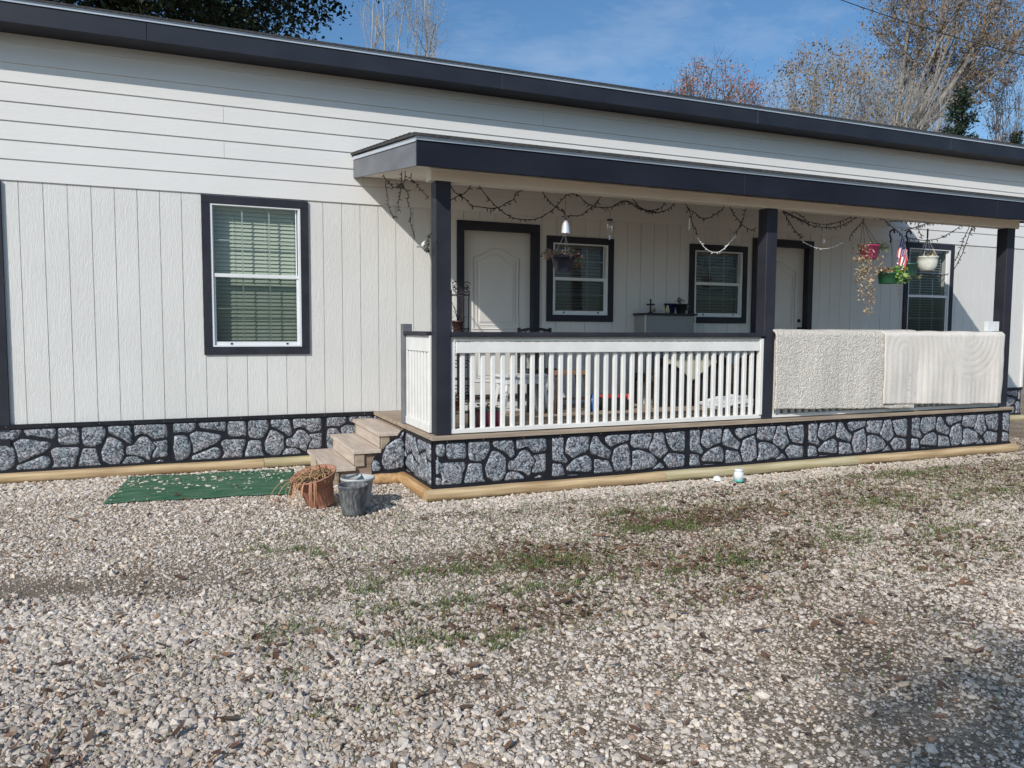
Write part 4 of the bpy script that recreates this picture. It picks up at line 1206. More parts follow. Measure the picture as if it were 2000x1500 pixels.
def hangers(parent, c, r, z0, top, m, n=3, rad=.0022, ph=.3):
    mb = MB()
    for k in range(n):
        a = ph + 2 * math.pi * k / n
        mb.tube([(c[0] + r * math.cos(a), c[1] + r * math.sin(a), z0), top], rad, 5)
    mb.tube([top, (top[0], top[1], top[2] + .03), (top[0] + .012, top[1], top[2] + .045), (top[0], top[1], top[2] + .06)], rad * 1.3, 5)
    mb.build('hanger', m, parent)
Y = 6.62
rg = random.Random(9)
def U(a, b): return rg.uniform(a, b)
# magenta pot with trailing plant
mg = thing('hanging_planter', 'magenta hanging pot with long dry trailing vines', 'planter', (7.24, Y, 2.28), 'hanging planters on the porch')
pot(mg, (7.235, Y, 2.318), .088, .112, .155, M['pot_magenta'])
hangers(mg, (7.235, Y), .105, 2.47, (7.13, Y, 2.735), M['wire'], 4)
pts = []
for k in range(260): pts.append((U(7.02, 7.17), Y + U(-.13, .06), U(2.30, 2.49)))
for vx, top, bot, w in ((7.03, 2.33, 1.84, .03), (7.09, 2.33, 2.08, .05), (7.165, 2.33, 1.80, .028), (7.195, 2.12, 1.66, .024), (7.13, 2.30, 2.14, .05), (7.31, 2.36, 2.12, .022)):
    for k in range(int((top - bot) * 330)):
        z = top - (top - bot) * (k / ((top - bot) * 330)) ** 1.0
        pts.append((vx + U(-w, w) + .02 * math.sin(z * 14), Y + U(-.12, -.04), z + U(-.02, .02)))
leafcluster(pts, .020, [(.44, .34, .20), (.54, .44, .30), (.26, .19, .10), (.36, .28, .16), (.26, .13, .08)], 1, 'plant', mg)
pts = [(7.32 + .19 * (k / 120) + U(-.03, .03), Y + U(-.05, .06), 2.48 + U(-.05, .03)) for k in range(120)] + [(7.34 + U(-.03, .03), Y + U(-.05, .02), U(2.33, 2.48)) for k in range(60)]
leafcluster(pts, .028, [(.20, .26, .06), (.30, .34, .12), (.14, .2, .05)], 2, 'plant', mg)
# bright green pot
gp = thing('hanging_planter', 'bright green hanging pot overgrown with leafy stems, left of the flag', 'planter', (7.555, Y, 2.04), 'hanging planters on the porch')
pot(gp, (7.56, Y, 2.046), .104, .120, .125, M['pot_green'])
hangers(gp, (7.56, Y), .116, 2.16, (7.575, Y, 2.52), M['wire'], 3, .0016)
leafcluster([(7.63 + U(-.08, .10), Y + U(-.12, .06), 2.18 + abs(U(-.02, .07))) for _ in range(190)] + [(7.62 + U(-.08, .09), Y - .125 + U(-.03, .01), U(2.05, 2.17)) for _ in range(110)], .026, [(.08, .2, .03), (.16, .30, .05), (.25, .34, .1)], 3, 'plant', gp)
leafcluster([(7.50 + U(-.09, .06), Y + U(-.1, .06), 2.17 + abs(U(-.02, .06))) for _ in range(150)], .030, [(.25, .16, .09), (.35, .26, .16), (.16, .09, .05)], 4, 'plant', gp)
leafcluster([(7.575 + U(-.02, .02), Y - .12, U(1.86, 2.04)) for _ in range(16)], .018, [(.2, .14, .08)], 5, 'plant', gp)
# dark green pot that carries the flag
dg = thing('hanging_planter', 'dark green hanging pot holding the little flag', 'planter', (7.875, Y, 2.12), 'hanging planters on the porch')
pot(dg, (7.882, Y, 2.135), .066, .092, .155, M['pot_dgreen'])
hangers(dg, (7.882, Y), .085, 2.28, (7.83, Y, 2.545), M['wire'], 3, .0014)
leafcluster([(7.80 + U(-.06, .05), Y + U(-.11, -.02), U(2.10, 2.17)) for _ in range(60)] + [(7.95 + U(-.03, .05), Y + U(-.11, -.02), U(2.10, 2.16)) for _ in range(40)], .022, [(.05, .09, .03), (.10, .14, .06), (.2, .2, .1)], 6, 'plant', dg)
# white pot
wp = thing('hanging_planter', 'cream white round hanging pot in front of the right window', 'planter', (8.18, Y, 2.2), 'hanging planters on the porch')
mb = MB(); mb.lathe([(0, 0), (.066, 0), (.078, .01), (.102, .05), (.112, .105), (.114, .152), (.119, .154), (.119, .168), (.110, .168), (.105, .14), (.06, .02)], (8.18, Y, 2.215), 32); mb.build('pot', M['pot_white'], wp)
mb = MB(); mb.lathe([(0, .145), (.105, .14)], (8.18, Y, 2.215), 16); mb.build('soil', M['soil'], wp)
hangers(wp, (8.18, Y), .105, 2.38, (8.165, Y, 2.60), M['wwire'], 4, .0042)
mb = MB(); mb.tube([(8.165, Y, 2.60), (8.165, Y, 2.71)], .009, 8); mb.build('hook', M['wire'], wp)
leafcluster([(8.18 + U(-.11, .12), Y + U(-.09, .09), 2.375 + abs(U(0, .04))) for _ in range(80)] + [(8.10 + U(-.02, .02), Y, U(2.38, 2.46)) for _ in range(14)], .024, [(.14, .1, .06), (.3, .26, .18)], 7, 'plant', wp)
mb = MB(); mb.box(8.235, 8.275, Y - .02, Y + .0, 2.38, 2.465); mb.build('plant_tag', M['log'], wp, .006)
# S hooks
for x, which in ((7.565, 'over the bright green pot'), (7.83, 'over the dark green pot')):
    mb = MB(); z = 2.52
    mb.tube([(x, Y, z), (x + .012, Y, z + .04), (x - .012, Y, z + .085), (x - .008, Y, z + .125), (x + .03, Y, z + .15), (x + .058, Y, z + .135), (x + .062, Y, z + .11)], .010, 7)
    tag(mb.build('plant_hook', M['wire'], None, base=(x, Y, z + .1)), 'black curved plant hook ' + which, 'hook', 'black plant hooks under the beam')
# dark basket, left
db = thing('hanging_planter', 'dark blue hanging pot with dry pinkish plant in front of the left porch window', 'planter', (3.52, 7.0, 2.1), 'hanging planters on the porch')
pot(db, (3.528, 7.0, 2.076), .086, .122, .150, M['pot_dark'], n=8)
hangers(db, (3.528, 7.0), .10, 2.22, (3.552, 7.0, 2.46), M['wwire'], 3, .002)
mb = MB(); mb.tube([(3.552, 7.0, 2.50), (3.552, 7.0, 2.945)], .002, 5); mb.build('cord', M['wire'], db)
leafcluster([(3.52 + U(-.17, .16), 7.0 + U(-.13, .12), 2.235 + abs(U(-.03, .06))) for _ in range(230)] + [(3.36 + U(-.07, .03), 7.0 + U(-.1, .05), 2.22 + U(-.03, .03)) for _ in range(60)] + [(3.69 + U(-.03, .04), 7.0 + U(-.1, .05), 2.19 + U(-.04, .04)) for _ in range(50)], .026, [(.38, .22, .17), (.50, .34, .27), (.22, .13, .08), (.12, .16, .10)], 8, 'plant', db)
# bell
M['silverb'] = mat('bright_silver', (.9, .9, .92), rough=.3, metal=.6)
bl = thing('bell', 'small polished silver bell hanging above the dark blue pot', 'bell', (3.287, 6.47, 2.39))
mb = MB(); mb.lathe([(.042, 0), (.040, .004), (.037, .03), (.034, .06), (.027, .09), (.014, .112), (0, .12)], (3.287, 6.47, 2.385), 24); mb.build('bell_cup', M['silverb'], bl)
mb = MB(); mb.tube([(3.287, 6.47, 2.50), (3.283, 6.47, 2.54), (3.285, 6.52, 2.60), (3.31, 6.60, 2.625)], .007, 6); mb.build('cord', M['wire'], bl)
# wind chime
wc = thing('wind_chime', 'small glass wind chime hanging right of the silver bell', 'wind chime', (3.98, 6.85, 2.4))
mb = MB(); mb.lathe([(0, .012), (.03, .012), (.032, 0), (0, 0)], (3.975, 6.85, 2.59), 14); mb.tube([(3.975, 6.85, 2.60), (3.975, 6.85, 2.70)], .002, 5); mb.build('chime_disc', M['wire'], wc)
for k in range(6):
    a = k * 1.047; mb = MB(); l_ = .085 + .02 * (k % 3)
    mb.tube([(3.975 + .024 * math.cos(a), 6.85 + .024 * math.sin(a), 2.585), (3.975 + .024 * math.cos(a), 6.85 + .024 * math.sin(a), 2.585 - l_)], .0055, 7)
    mb.build('chime_tube', M['silver'] if k % 2 else M['clear'], wc)
mb = MB(); mb.tube([(3.975, 6.85, 2.59), (3.975, 6.85, 2.40)], .0012, 4); mb.add([(3.965, 6.85, 2.44), (3.985, 6.85, 2.44), (3.985, 6.85, 2.40), (3.965, 6.85, 2.40)], [(0, 1, 2, 3)]); mb.build('wind_sail', M['wwire'], wc)
mb = MB(); mb.tube([(4.86, 6.75, 2.74), (4.86, 6.75, 2.62)], .002, 5); mb.lathe([(0, 0), (.008, .01), (.006, .10), (0, .11)], (4.86, 6.75, 2.53), 8)
tag(mb.build('hanging_ornament', M['wwire'], None, base=(4.86, 6.75, 2.6)), 'thin pale ornament hanging near the middle of the left bay', 'ornament')
sp = thing('wind_spinner', 'clear glass drop ornament hanging right of the middle post', 'ornament', (6.66, 6.72, 2.5))
mb = MB(); mb.tube([(6.66, 6.72, 2.79), (6.66, 6.72, 2.50)], .0018, 5); mb.build('cord', M['wwire'], sp)
mb = MB()
for k in range(6): mb.lathe([(0, -.012), (.022 + .01 * math.sin(k), 0), (0, .012)], (6.66, 6.72, 2.60 + .028 * k), 10)
mb.build('glass_discs', M['clear'], sp)
mb = MB(); mb.lathe([(0, 0), (.012, .012), (.016, .03), (.008, .05), (0, .06)], (6.66, 6.72, 2.47), 10); mb.build('glass_drop', M['wwire'], sp)
# little bird ornament
bd = thing('bird_ornament', 'tiny white and black bird ornament hanging left of the left porch post', 'ornament', (1.98, 6.62, 2.2))
mb = MB(); mb.lathe([(0, 0), (.014, .01), (.019, .03), (.014, .055), (0, .07)], (1.965, 6.66, 2.215), 10, Matrix.Rotation(.6, 3, 'Y')); mb.build('body', M['pot_white'], bd)
mb = MB(); mb.lathe([(0, 0), (.018, .012), (.014, .035), (0, .05)], (2.02, 6.66, 2.165), 10); mb.build('tail', M['wire'], bd)
mb = MB(); mb.add([(1.97, 6.66, 2.24), (1.90, 6.60, 2.205), (1.90, 6.58, 2.212), (1.99, 6.66, 2.21)], [(0, 1, 2, 3)]); mb.tube([(2.01, 6.66, 2.19), (2.05, 6.64, 2.10)], .004, 5); mb.build('wing', M['gap'], bd)

# flag
M['flag_red'] = mat('flag_red', (.50, .04, .06), (.55, .05, .07), rough=.8)
M['flag_white'] = mat('flag_white', (.70, .66, .66), (.78, .74, .74), rough=.8)
M['flag_blue'] = mat('flag_blue', (.035, .045, .16), (.05, .06, .2), rough=.8)
fl = thing('small_flag', 'small american stars and stripes flag on a white stick in the dark green pot', 'flag', (7.8, Y - .03, 2.4))
mb = MB()
nh, nf = 52, 60
def fp(h, f):
    a0, a1 = (7.700, 2.640), (7.800, 2.37)          # along the stick
    b0, b1 = (7.635, 2.36), (7.735, 2.16)
    x = (a0[0] * (1 - h) + a1[0] * h) * (1 - f) + (b0[0] * (1 - h) + b1[0] * h) * f
    z = (a0[1] * (1 - h) + a1[1] * h) * (1 - f) + (b0[1] * (1 - h) + b1[1] * h) * f
    return (x - .03 * math.sin(math.pi * h) * f, Y - .05 + .022 * math.sin(h * 15 + f * 2.2) * (.3 + .7 * f), z - .012 * math.sin(math.pi * h) * (1 - f))
vs = [fp(i / nh, j / nf) for j in range(nf + 1) for i in range(nh + 1)]
n0 = len(mb.v); mb.v += vs
for j in range(nf):
    for i in range(nh):
        h, f = (i + .5) / nh, (j + .5) / nf
        if h < 8 / 13 and f < .52:
            u, v = h / (8 / 13) * 5.5, f / .52 * 6
            st = (u % 1 - .5) ** 2 + ((v + .5 * (int(u) % 2)) % 1 - .5) ** 2 < .07
            mi = 1 if st else 2
        else: mi = 0 if int(h * 13) % 2 == 0 else 1
        a = j * (nh + 1) + i
        mb.f.append((a, a + 1, a + nh + 2, a + nh + 1)); mb.mi.append(mi); mb.sm.append(True)
mb.build('flag_cloth', [M['flag_red'], M['flag_white'], M['flag_blue']], fl)
mb = MB(); mb.tube([(7.693, Y - .05, 2.66), (7.865, Y - .02, 2.22)], .0055, 7); mb.build('flag_stick', M['wwire'], fl)
mb = MB(); mb.lathe([(0, 0), (.011, .008), (.011, .02), (0, .03)], (7.690, Y - .05, 2.655), 8); mb.build('finial', M['log'], fl)


# ============================================================ RUGS
def rug(x0, x1, zb0, zb1, back, m, thick, yoff, label, relief, seed):
    """a rug folded over the rail cap: front hangs down to zb, back hangs down a little"""
    top = 1.472 + thick * .5 + .006
    nx_, ns = int((x1 - x0) / .016), 86
    vs = []
    yf, ybk = P - .028 - yoff, P + .115 + yoff
    for i in range(nx_ + 1):
        u = i / nx_; x = x0 + (x1 - x0) * u
        zb = zb0 * (1 - u) + zb1 * u + .012 * noise.noise(Vector((x * 3.1, seed, 0))) + .004 * noise.noise(Vector((x * 22, seed, 3)))
        Lf = top - zb; Wt_ = ybk - yf; Lb = back
        tot = Lf + Wt_ + Lb
        for j in range(ns + 1):
            s = tot * j / ns
            if s < Lf:
                d = Lf - s       # distance below the top
                z = zb + s; y = yf - thick * .3
                rr = .035
                if d < rr:
                    t = (rr - d) / rr; y += rr * (1 - math.cos(t * math.pi / 2)) * .8; z -= rr * .25 * t * t
                wv = (.034 * noise.noise(Vector((x * 2.6 + seed, z * .7, seed))) + .010 * noise.noise(Vector((x * 8 + seed, z * 1.2, seed)))) * min(1, d * 2.2)
                y += wv - .010 * min(1, d * 2) - relief(x, z) * min(1, d * 14)
            elif s < Lf + Wt_:
                t = (s - Lf) / Wt_; y = yf + .03 + (Wt_ - .03) * t; z = top + .004 * math.sin(t * math.pi) + .008 * noise.noise(Vector((x * 4, t, seed)))
            else:
                y = ybk + .006; z = top - (s - Lf - Wt_)
            xx = x
            ed = (1 - u) ** 14 * -1 + u ** 14
            dd_ = max(0, top - z)
            xx += .014 * noise.noise(Vector((seed, i > nx_ / 2, z * 5))) * abs(ed) - ed * .05 * dd_ * (1 if i > nx_ / 2 else .15)
            vs.append((xx, y, z))
    fs = [(i * (ns + 1) + j, (i + 1) * (ns + 1) + j, (i + 1) * (ns + 1) + j + 1, i * (ns + 1) + j + 1) for i in range(nx_) for j in range(ns)]
    mb = MB(); mb.add(vs, fs, True)
    o = mb.build('rug', m, None, base=((x0 + x1) / 2, P, top))
    so = o.modifiers.new('thickness', 'SOLIDIFY'); so.thickness = thick; so.offset = -1 if False else 1
    return tag(o, label, 'rug', 'rugs airing over the right railing')
M['rug_shag'] = mat('shaggy_cream_rug', (.66, .60, .53), (.82, .76, .69), sc=(38, 38, 38), rough=1, bump=1, bsc=(62, 62, 62), dist=.03, detail=3, spec=.05)
M['rug_flat'] = mat('carved_cream_rug', (.70, .64, .58), (.78, .72, .66), sc=(5, 5, 2.5), rough=1, bump=.8, bsc=(170, 170, 170), dist=.006, detail=3, spec=.05)
def relief_shag(x, z): return .006 * noise.noise(Vector((x * 42, z * 42, 1))) + .004 * noise.noise(Vector((x * 90, z * 90, 4)))
def relief_carved(x, z):
    # arches (upper left) and bowls (upper right) with straight runs between
    d1 = math.hypot(x - 7.62, (z - 1.28) * 1.0) if z > 1.28 else abs(x - 7.62)
    d2 = math.hypot(x - 8.72, (1.46 - z)) 
    w1 = max(0, 1 - abs(x - 7.72) / .55); w2 = max(0, 1 - max(0, d2 - .50) / .06) if x > 8.05 else 0
    g = lambda d: (max(0, math.cos(d * 2 * math.pi / .082)) ** 3) * .0038
    a = g(d2) if w2 > 0 else g(d1)
    return -a + .0015 * noise.noise(Vector((x * 60, z * 60, 2)))
rug(5.775, 7.88, .665, .605, .35, M['rug_shag'], .02, .006, 'shaggy cream rug hanging over the railing beside the middle post', relief_shag, 3.1)
rug(7.32, 9.335, .672, .607, .35, M['rug_flat'], .012, .040, 'cream rug with carved arch pattern overlapping the shaggy rug, by the right post', relief_carved, 7.7)
mb = MB(); mb.box(9.085, 9.285, P - .03, P + .02, 1.505, 1.622)
for (dx, dz) in ((.155, .095), (.155, .02), (.125, .06)): mb.cur = 1; mb.box(9.085 + dx, 9.085 + dx + .007, P - .032, P - .0301, 1.505 + dz, 1.505 + dz + .007)
tag(mb.build('white_box', [M['vinyl'], M['wire']], None, .006, base=(9.18, P, 1.56)), 'small white plastic box standing on the rug near the right post', 'box')
# ============================================================ POTS IN FRONT OF THE STEPS
M['terra'] = mat('terracotta_plastic', (.34, .135, .085), (.46, .22, .15), sc=(8, 8, 8), rough=.6, bump=.2, bsc=(40, 40, 40))
M['drystrap'] = mat('dry_strap_leaf', (.9, .9, .9), (1.1, 1.1, 1.1), sc=(60, 60, 60), rough=.7, attr='tone')
M['nursery'] = mat('dusty_black_nursery_plastic', (.08, .082, .09), (.28, .275, .27), sc=(55, 55, 16), rough=.75, bump=.5, bsc=(60, 60, 12), detail=8, lo=.42, hi=.75)
M['bucket'] = mat('pale_grey_bucket', (.38, .40, .40), (.50, .52, .51), sc=(7, 7, 7), rough=.45)
tp = thing('terracotta_pot', 'tilted ribbed terracotta pot full of dried strap leaves', 'plant pot', (1.03, 6.55, 0))
tilt = Matrix.Rotation(R(-15), 3, 'Y') @ Matrix.Rotation(R(8), 3, 'X')
c = Vector((1.055, 6.56, .018))
mb = MB()
mb.lathe([(0, .0), (.105, .0), (.112, .012), (.108, .022), (.112, .030), (.140, .195), (.143, .20)], c, 96, tilt, rib=.022, nrib=28)
mb.lathe([(.143, .198), (.160, .203), (.182, .268), (.191, .270), (.192, .281), (.180, .281), (.160, .262), (.135, .18), (0, .17)], c, 48, tilt)
mb.build('pot', M['terra'], tp)
mb = MB(); mb.lathe([(0, .262), (.10, .264), (.175, .25)], c, 20, tilt); mb.build('soil', M['soil'], tp)
r = np.random.RandomState(4)
V = []; F = []; C = []
def strap(p0, d, L_, w, droop, col):
    p = Vector(p0); d = Vector(d).normalized(); n = 9
    side = d.cross(Vector((0, 0, 1)))
    if side.length < .1: side = Vector((1, 0, 0))
    side.normalize(); base = len(V)
    for i in range(n + 1):
        t = i / n; ww = w * (1 - t ** 3 * .9)
        V.append(p + side * ww); V.append(p + Vector((0, 0, ww * .5))); V.append(p - side * ww)
        C.extend([col] * 3)
        p = p + d * (L_ / n); d = (d + Vector((0, 0, -droop / n))).normalized()
        if p.z < .012: p.z = .012; d.z = abs(d.z) * .1
    for i in range(n):
        a = base + i * 3
        F.append((a, a + 1, a + 4, a + 3)); F.append((a + 1, a + 2, a + 5, a + 4))
top = c + tilt @ Vector((0, 0, .265))
for k in range(120):      # a tangled mass inside the rim
    a = r.rand() * 6.283; rr_ = .13 * r.rand() ** .5
    p0 = top + tilt @ Vector((rr_ * math.cos(a), rr_ * math.sin(a), r.uniform(-.005, .02)))
    t = r.rand(); col = np.array([.24, .11, .05]) * (1 - t) + np.array([.55, .36, .18]) * t
    b = r.rand() * 6.283
    strap(p0, (math.cos(b), math.sin(b), r.uniform(.3, 1.2)), r.uniform(.07, .15), r.uniform(.003, .006), r.uniform(1.6, 3.6), col)
for k in range(15):      # strands hanging over the low left rim
    a = r.uniform(2.3, 4.7); p0 = top + tilt @ Vector((.15 * math.cos(a), .15 * math.sin(a), .012))
    t = r.rand(); col = np.array([.30, .13, .07]) * (1 - t) + np.array([.50, .27, .14]) * t
    strap(p0, (math.cos(a), math.sin(a), .15), r.uniform(.12, .27), r.uniform(.004, .007), r.uniform(5.0, 9.0), col)
for a, L_ in ((3.5, .34), (3.3, .42), (4.0, .33)):
    p0 = top + tilt @ Vector((.15 * math.cos(a), .15 * math.sin(a), .012))
    strap(p0, (math.cos(a), math.sin(a), .35), L_, .006, 3.4, np.array([.42, .22, .10]))
for k in range(6):
    a = r.uniform(-.5, .7); p0 = top + tilt @ Vector((.155 * math.cos(a), .155 * math.sin(a), .015))
    strap(p0, (math.cos(a), math.sin(a), .15), r.uniform(.10, .18), .006, 6.5, np.array([.5, .27, .13]))
for (dx, dz_, L_) in ((-.45, 1.4, .19), (-.12, 1.5, .15), (.5, 1.3, .14), (-.8, 1.2, .17), (-.3, 1.6, .12)):
    p0 = top + Vector((r.uniform(-.09, .09), r.uniform(-.05, .05), 0))
    strap(p0, (dx, r.uniform(-.3, .3), dz_), L_, .006, .4, np.array([.30, .22, .09]) if r.rand() < .6 else np.array([.13, .09, .07]))
o = mesh_np('dried_plant', np.array([tuple(v) for v in V]) - np.array([1.03, 6.55, 0]), np.array(F), M['drystrap'], np.array(C)); o.parent = tp
nb = thing('nursery_pot', 'dusty black nursery pot standing on gravel in front of the pale bucket', 'plant pot', (1.245, 6.2, 0))
mb = MB(); c = (1.245, 6.18, .004)
mb.lathe([(0, 0), (.088, 0), (.092, .01), (.112, .185), (.116, .19), (.117, .225), (.121, .228), (.120, .240), (.113, .240), (.108, .19), (.088, .05), (0, .05)], c, 48, rib=.004, nrib=24)
mb.build('pot', M['nursery'], nb)
mb = MB(); mb.lathe([(0, .205), (.06, .212), (.112, .2)], c, 20); mb.build('soil', M['nursery'], nb)
bk = thing('bucket', 'pale grey bucket with an open rim behind the black nursery pot', 'bucket', (1.33, 6.43, 0))
mb = MB(); c = (1.335, 6.44, .004)
mb.lathe([(0, 0), (.095, 0), (.10, .01), (.132, .225), (.142, .228), (.145, .245), (.136, .25), (.128, .235), (.097, .02), (0, .015)], c, 40); mb.build('bucket_shell', M['bucket'], bk)
mb = MB(); mb.add([Vector(c) + Vector(q) for q in [(-.12, -.06, .236), (.0, .03, .255), (.03, .09, .262), (-.10, .07, .236)]], [(0, 1, 2, 3)]); mb.tube([Vector(c) + Vector((0, .02, .258)), Vector(c) + Vector((.035, .10, .262))], .006, 6); mb.build('lid_piece', M['pot_dark'], bk)
# white jar and cap by the timber
M['teal'] = mat('teal_liquid', (.10, .42, .38), (.16, .50, .45), rough=.4)
M['label'] = mat('paper_label', (.72, .74, .74), (.80, .82, .82), rough=.5)
jr = thing('jar', 'small white jar with a teal base standing by the porch timber', 'jar', (5.03, 6.07, 0))
mb = MB(); c = (5.035, 6.09, .006)
mb.lathe([(0, 0), (.044, 0), (.048, .006), (.048, .028), (.047, .0285)], c, 24); mb.build('jar_base', M['teal'], jr)
mb = MB(); mb.lathe([(.0475, .0285), (.0485, .029), (.0485, .085), (.046, .09), (.040, .10)], c, 24); mb.build('jar_body', M['label'], jr)
mb = MB(); mb.lathe([(.040, .0995), (.041, .10), (.041, .125), (.036, .128), (0, .129)], c, 24); mb.build('jar_lid', M['vinyl'], jr)
mb = MB(); mb.box(5.05, 5.075, 6.0405, 6.0425, .05, .07); mb.build('label_print', M['gap'], jr)
mb = MB(); mb.lathe([(.047, 0), (.046, .012), (.032, .036), (.012, .047), (0, .048)], (4.86, 6.20, .01), 20, Matrix.Rotation(R(8), 3, 'Y'))
tag(mb.build('plastic_cup_lid', M['label'], None, base=(4.86, 6.2, 0)), 'white domed plastic lid lying left of the jar', 'lid')

# ============================================================ THINGS ON THE PORCH
DZ = .556
M['dwood'] = mat('dark_brown_wood', (.035, .018, .014), (.07, .038, .028), sc=(5, 5, 20), rough=.45)
M['ctop'] = mat('brown_stool_wood', (.20, .11, .07), (.28, .16, .10), sc=(3, 22, 22), rough=.5)
M['cloth'] = mat('cream_throw', (.42, .40, .32), (.50, .48, .39), sc=(9, 9, 9), rough=1, bump=.4, bsc=(150, 150, 150))
M['greyp'] = mat('grey_cabinet_panel', (.25, .25, .25), (.30, .30, .295), sc=(2, 2, 2), rough=.4)
M['lea'] = mat('black_upholstery', (.012, .012, .016), (.025, .025, .03), sc=(8, 8, 8), rough=.5)
# plant stand (tall wire trellis) at the left post
ts = thing('plant_stand', 'tall dark wire plant stand with scrollwork behind the left post', 'plant stand', (2.44, 7.05, DZ))
mb = MB()
cx_, cy_ = 2.43, 7.05
for sx, sy in ((-1, -1), (1, -1), (-1, 1), (1, 1)):
    mb.tube([(cx_ + sx * .085, cy_ + sy * .085, DZ), (cx_ + sx * .08, cy_ + sy * .08, 1.2), (cx_ + sx * .088, cy_ + sy * .088, 1.86)], .0055, 6)
for z in (.70, 1.02, 1.45, 1.50, 1.82):
    pts = [(cx_ + .118 * math.cos(t * math.pi / 10), cy_ + .118 * math.sin(t * math.pi / 10), z) for t in range(21)]
    mb.tube(pts, .0045, 5, False)
mb.build('frame', M['wire'], ts)
def scroll(c, r, turns, sx=1, rot=0):
    return [(c[0] + sx * r * (1 - t / 22) * math.cos(rot + t * turns * 6.283 / 20), c[1], c[2] + r * (1 - t / 22) * math.sin(rot + t * turns * 6.283 / 20)) for t in range(19)]
for z, r_s in ((1.90, .045), (1.86, .035), (1.28, .05), (1.16, .045), (.92, .05), (.80, .04), (1.38, .03), (1.47, .03)):
    for sx in (-1, 1):
        mb = MB(); mb.tube(scroll((cx_ + sx * .05, cy_ - .12, z), r_s, 1.4, sx, .5), .0045, 5); mb.build('scroll', M['wire'], ts)
for z in (.705, 1.025, 1.455):
    mb = MB()
    for k in range(-3, 4): mb.tube([(cx_ + k * .03, cy_ - .1, z), (cx_ + k * .03, cy_ + .1, z)], .003, 4)
    mb.build('shelf_grid', M['wire'], ts)
sp_ = thing('potted_plant', 'small brown pot with a dead twiggy plant on top of the wire plant stand', 'plant pot', (2.43, 7.03, 1.46), 'pots on the wire plant stand')
pot(sp_, (2.43, 7.03, 1.462), .045, .062, .115, M['pot_brown'])
mb = MB()
for k in range(9):
    a = k * .7; x, y = 2.43, 7.03
    mb.tube([(x, y, 1.56), (x + .02 * math.cos(a), y + .02 * math.sin(a), 1.64), (x + .05 * math.cos(a + .5), y + .05 * math.sin(a), 1.60 + .05 * (k % 4)), (x + .08 * math.cos(a + .5), y + .06 * math.sin(a), 1.62 + .05 * (k % 4))], .0025, 4)
mb.build('twigs', M['wire'], sp_)
sp2 = thing('potted_plant', 'terracotta pot with dry leaves on the lowest shelf of the wire plant stand', 'plant pot', (2.43, 7.05, .71), 'pots on the wire plant stand')
pot(sp2, (2.43, 7.03, .715), .05, .07, .10, M['terra'])
leafcluster([(2.43 + U(-.08, .08), 7.03 + U(-.08, .05), .82 + U(-.02, .06)) for _ in range(70)], .035, [(.25, .15, .09), (.16, .08, .05), (.4, .3, .2)], 12, 'plant', sp2)
# maroon storage pot
mp_ = thing('planter_box', 'maroon square planter behind the left balusters', 'planter', (2.66, 6.78, DZ))
M['maroon'] = gloss('maroon_plastic', (.13, .018, .045))
mb = MB(); mb.hexa([(2.56, 6.70, DZ + .001), (2.74, 6.70, DZ + .001), (2.56, 6.88, DZ + .001), (2.74, 6.88, DZ + .001), (2.55, 6.69, .735), (2.75, 6.69, .735), (2.55, 6.89, .735), (2.75, 6.89, .735)]); mb.build('box', M['maroon'], mp_, .006)
mb = MB(); mb.box(2.545, 2.755, 6.685, 6.70, .735, .755); mb.box(2.545, 2.755, 6.88, 6.895, .735, .755); mb.box(2.545, 2.56, 6.70, 6.88, .735, .755); mb.box(2.74, 2.755, 6.70, 6.88, .735, .755); mb.build('rim', M['pot_dgreen'], mp_)
leafcluster([(2.66 + U(-.08, .08), 6.79 + U(-.07, .07), .75 + U(0, .03)) for _ in range(70)], .03, [(.16, .1, .05), (.1, .14, .05)], 13, 'plant', mp_)
# white folding table
wt_ = thing('side_table', 'small white table with splayed legs in front of the left door', 'table', (3.55, 8.0, DZ))
mb = MB(); mb.box(3.24, 3.82, 7.82, 8.22, .965, .99); mb.build('tabletop', M['vinyl'], wt_, .004)
mb = MB(); mb.box(3.28, 3.78, 7.85, 7.87, .89, .9645); mb.box(3.28, 3.78, 8.17, 8.19, .89, .9645); mb.box(3.28, 3.30, 7.87, 8.17, .89, .9645); mb.box(3.76, 3.78, 7.87, 8.17, .89, .9645); mb.build('apron', M['vinyl'], wt_)
for x, s_x in ((3.32, -1), (3.74, 1)):
    for yy, s_y in ((7.885, -1), (8.15, 1)):
        mb = MB(); mb.beam((x, yy, .962), (x + s_x * .07, yy + s_y * .02, DZ), .032, .032); mb.build('leg', M['vinyl'], wt_)
# wooden stool
st_ = thing('stool', 'brown wooden stool with a pale top right of the white side table', 'stool', (4.03, 7.85, DZ))
mb = MB(); mb.box(3.82, 4.25, 7.72, 7.98, .985, 1.035); mb.build('seat', M['ctop'], st_, .006)
for x, s_x in ((3.86, -1), (4.20, 1)):
    for yy, s_y in ((7.76, -1), (7.94, 1)):
        mb = MB(); mb.beam((x, yy, .984), (x + s_x * .035, yy + s_y * .02, DZ), .035, .035); mb.build('leg', M['dwood'], st_)
mb = MB(); mb.beam((3.86, 7.75, .72), (4.2, 7.75, .72), .02, .03); mb.build('stretcher', M['dwood'], st_)
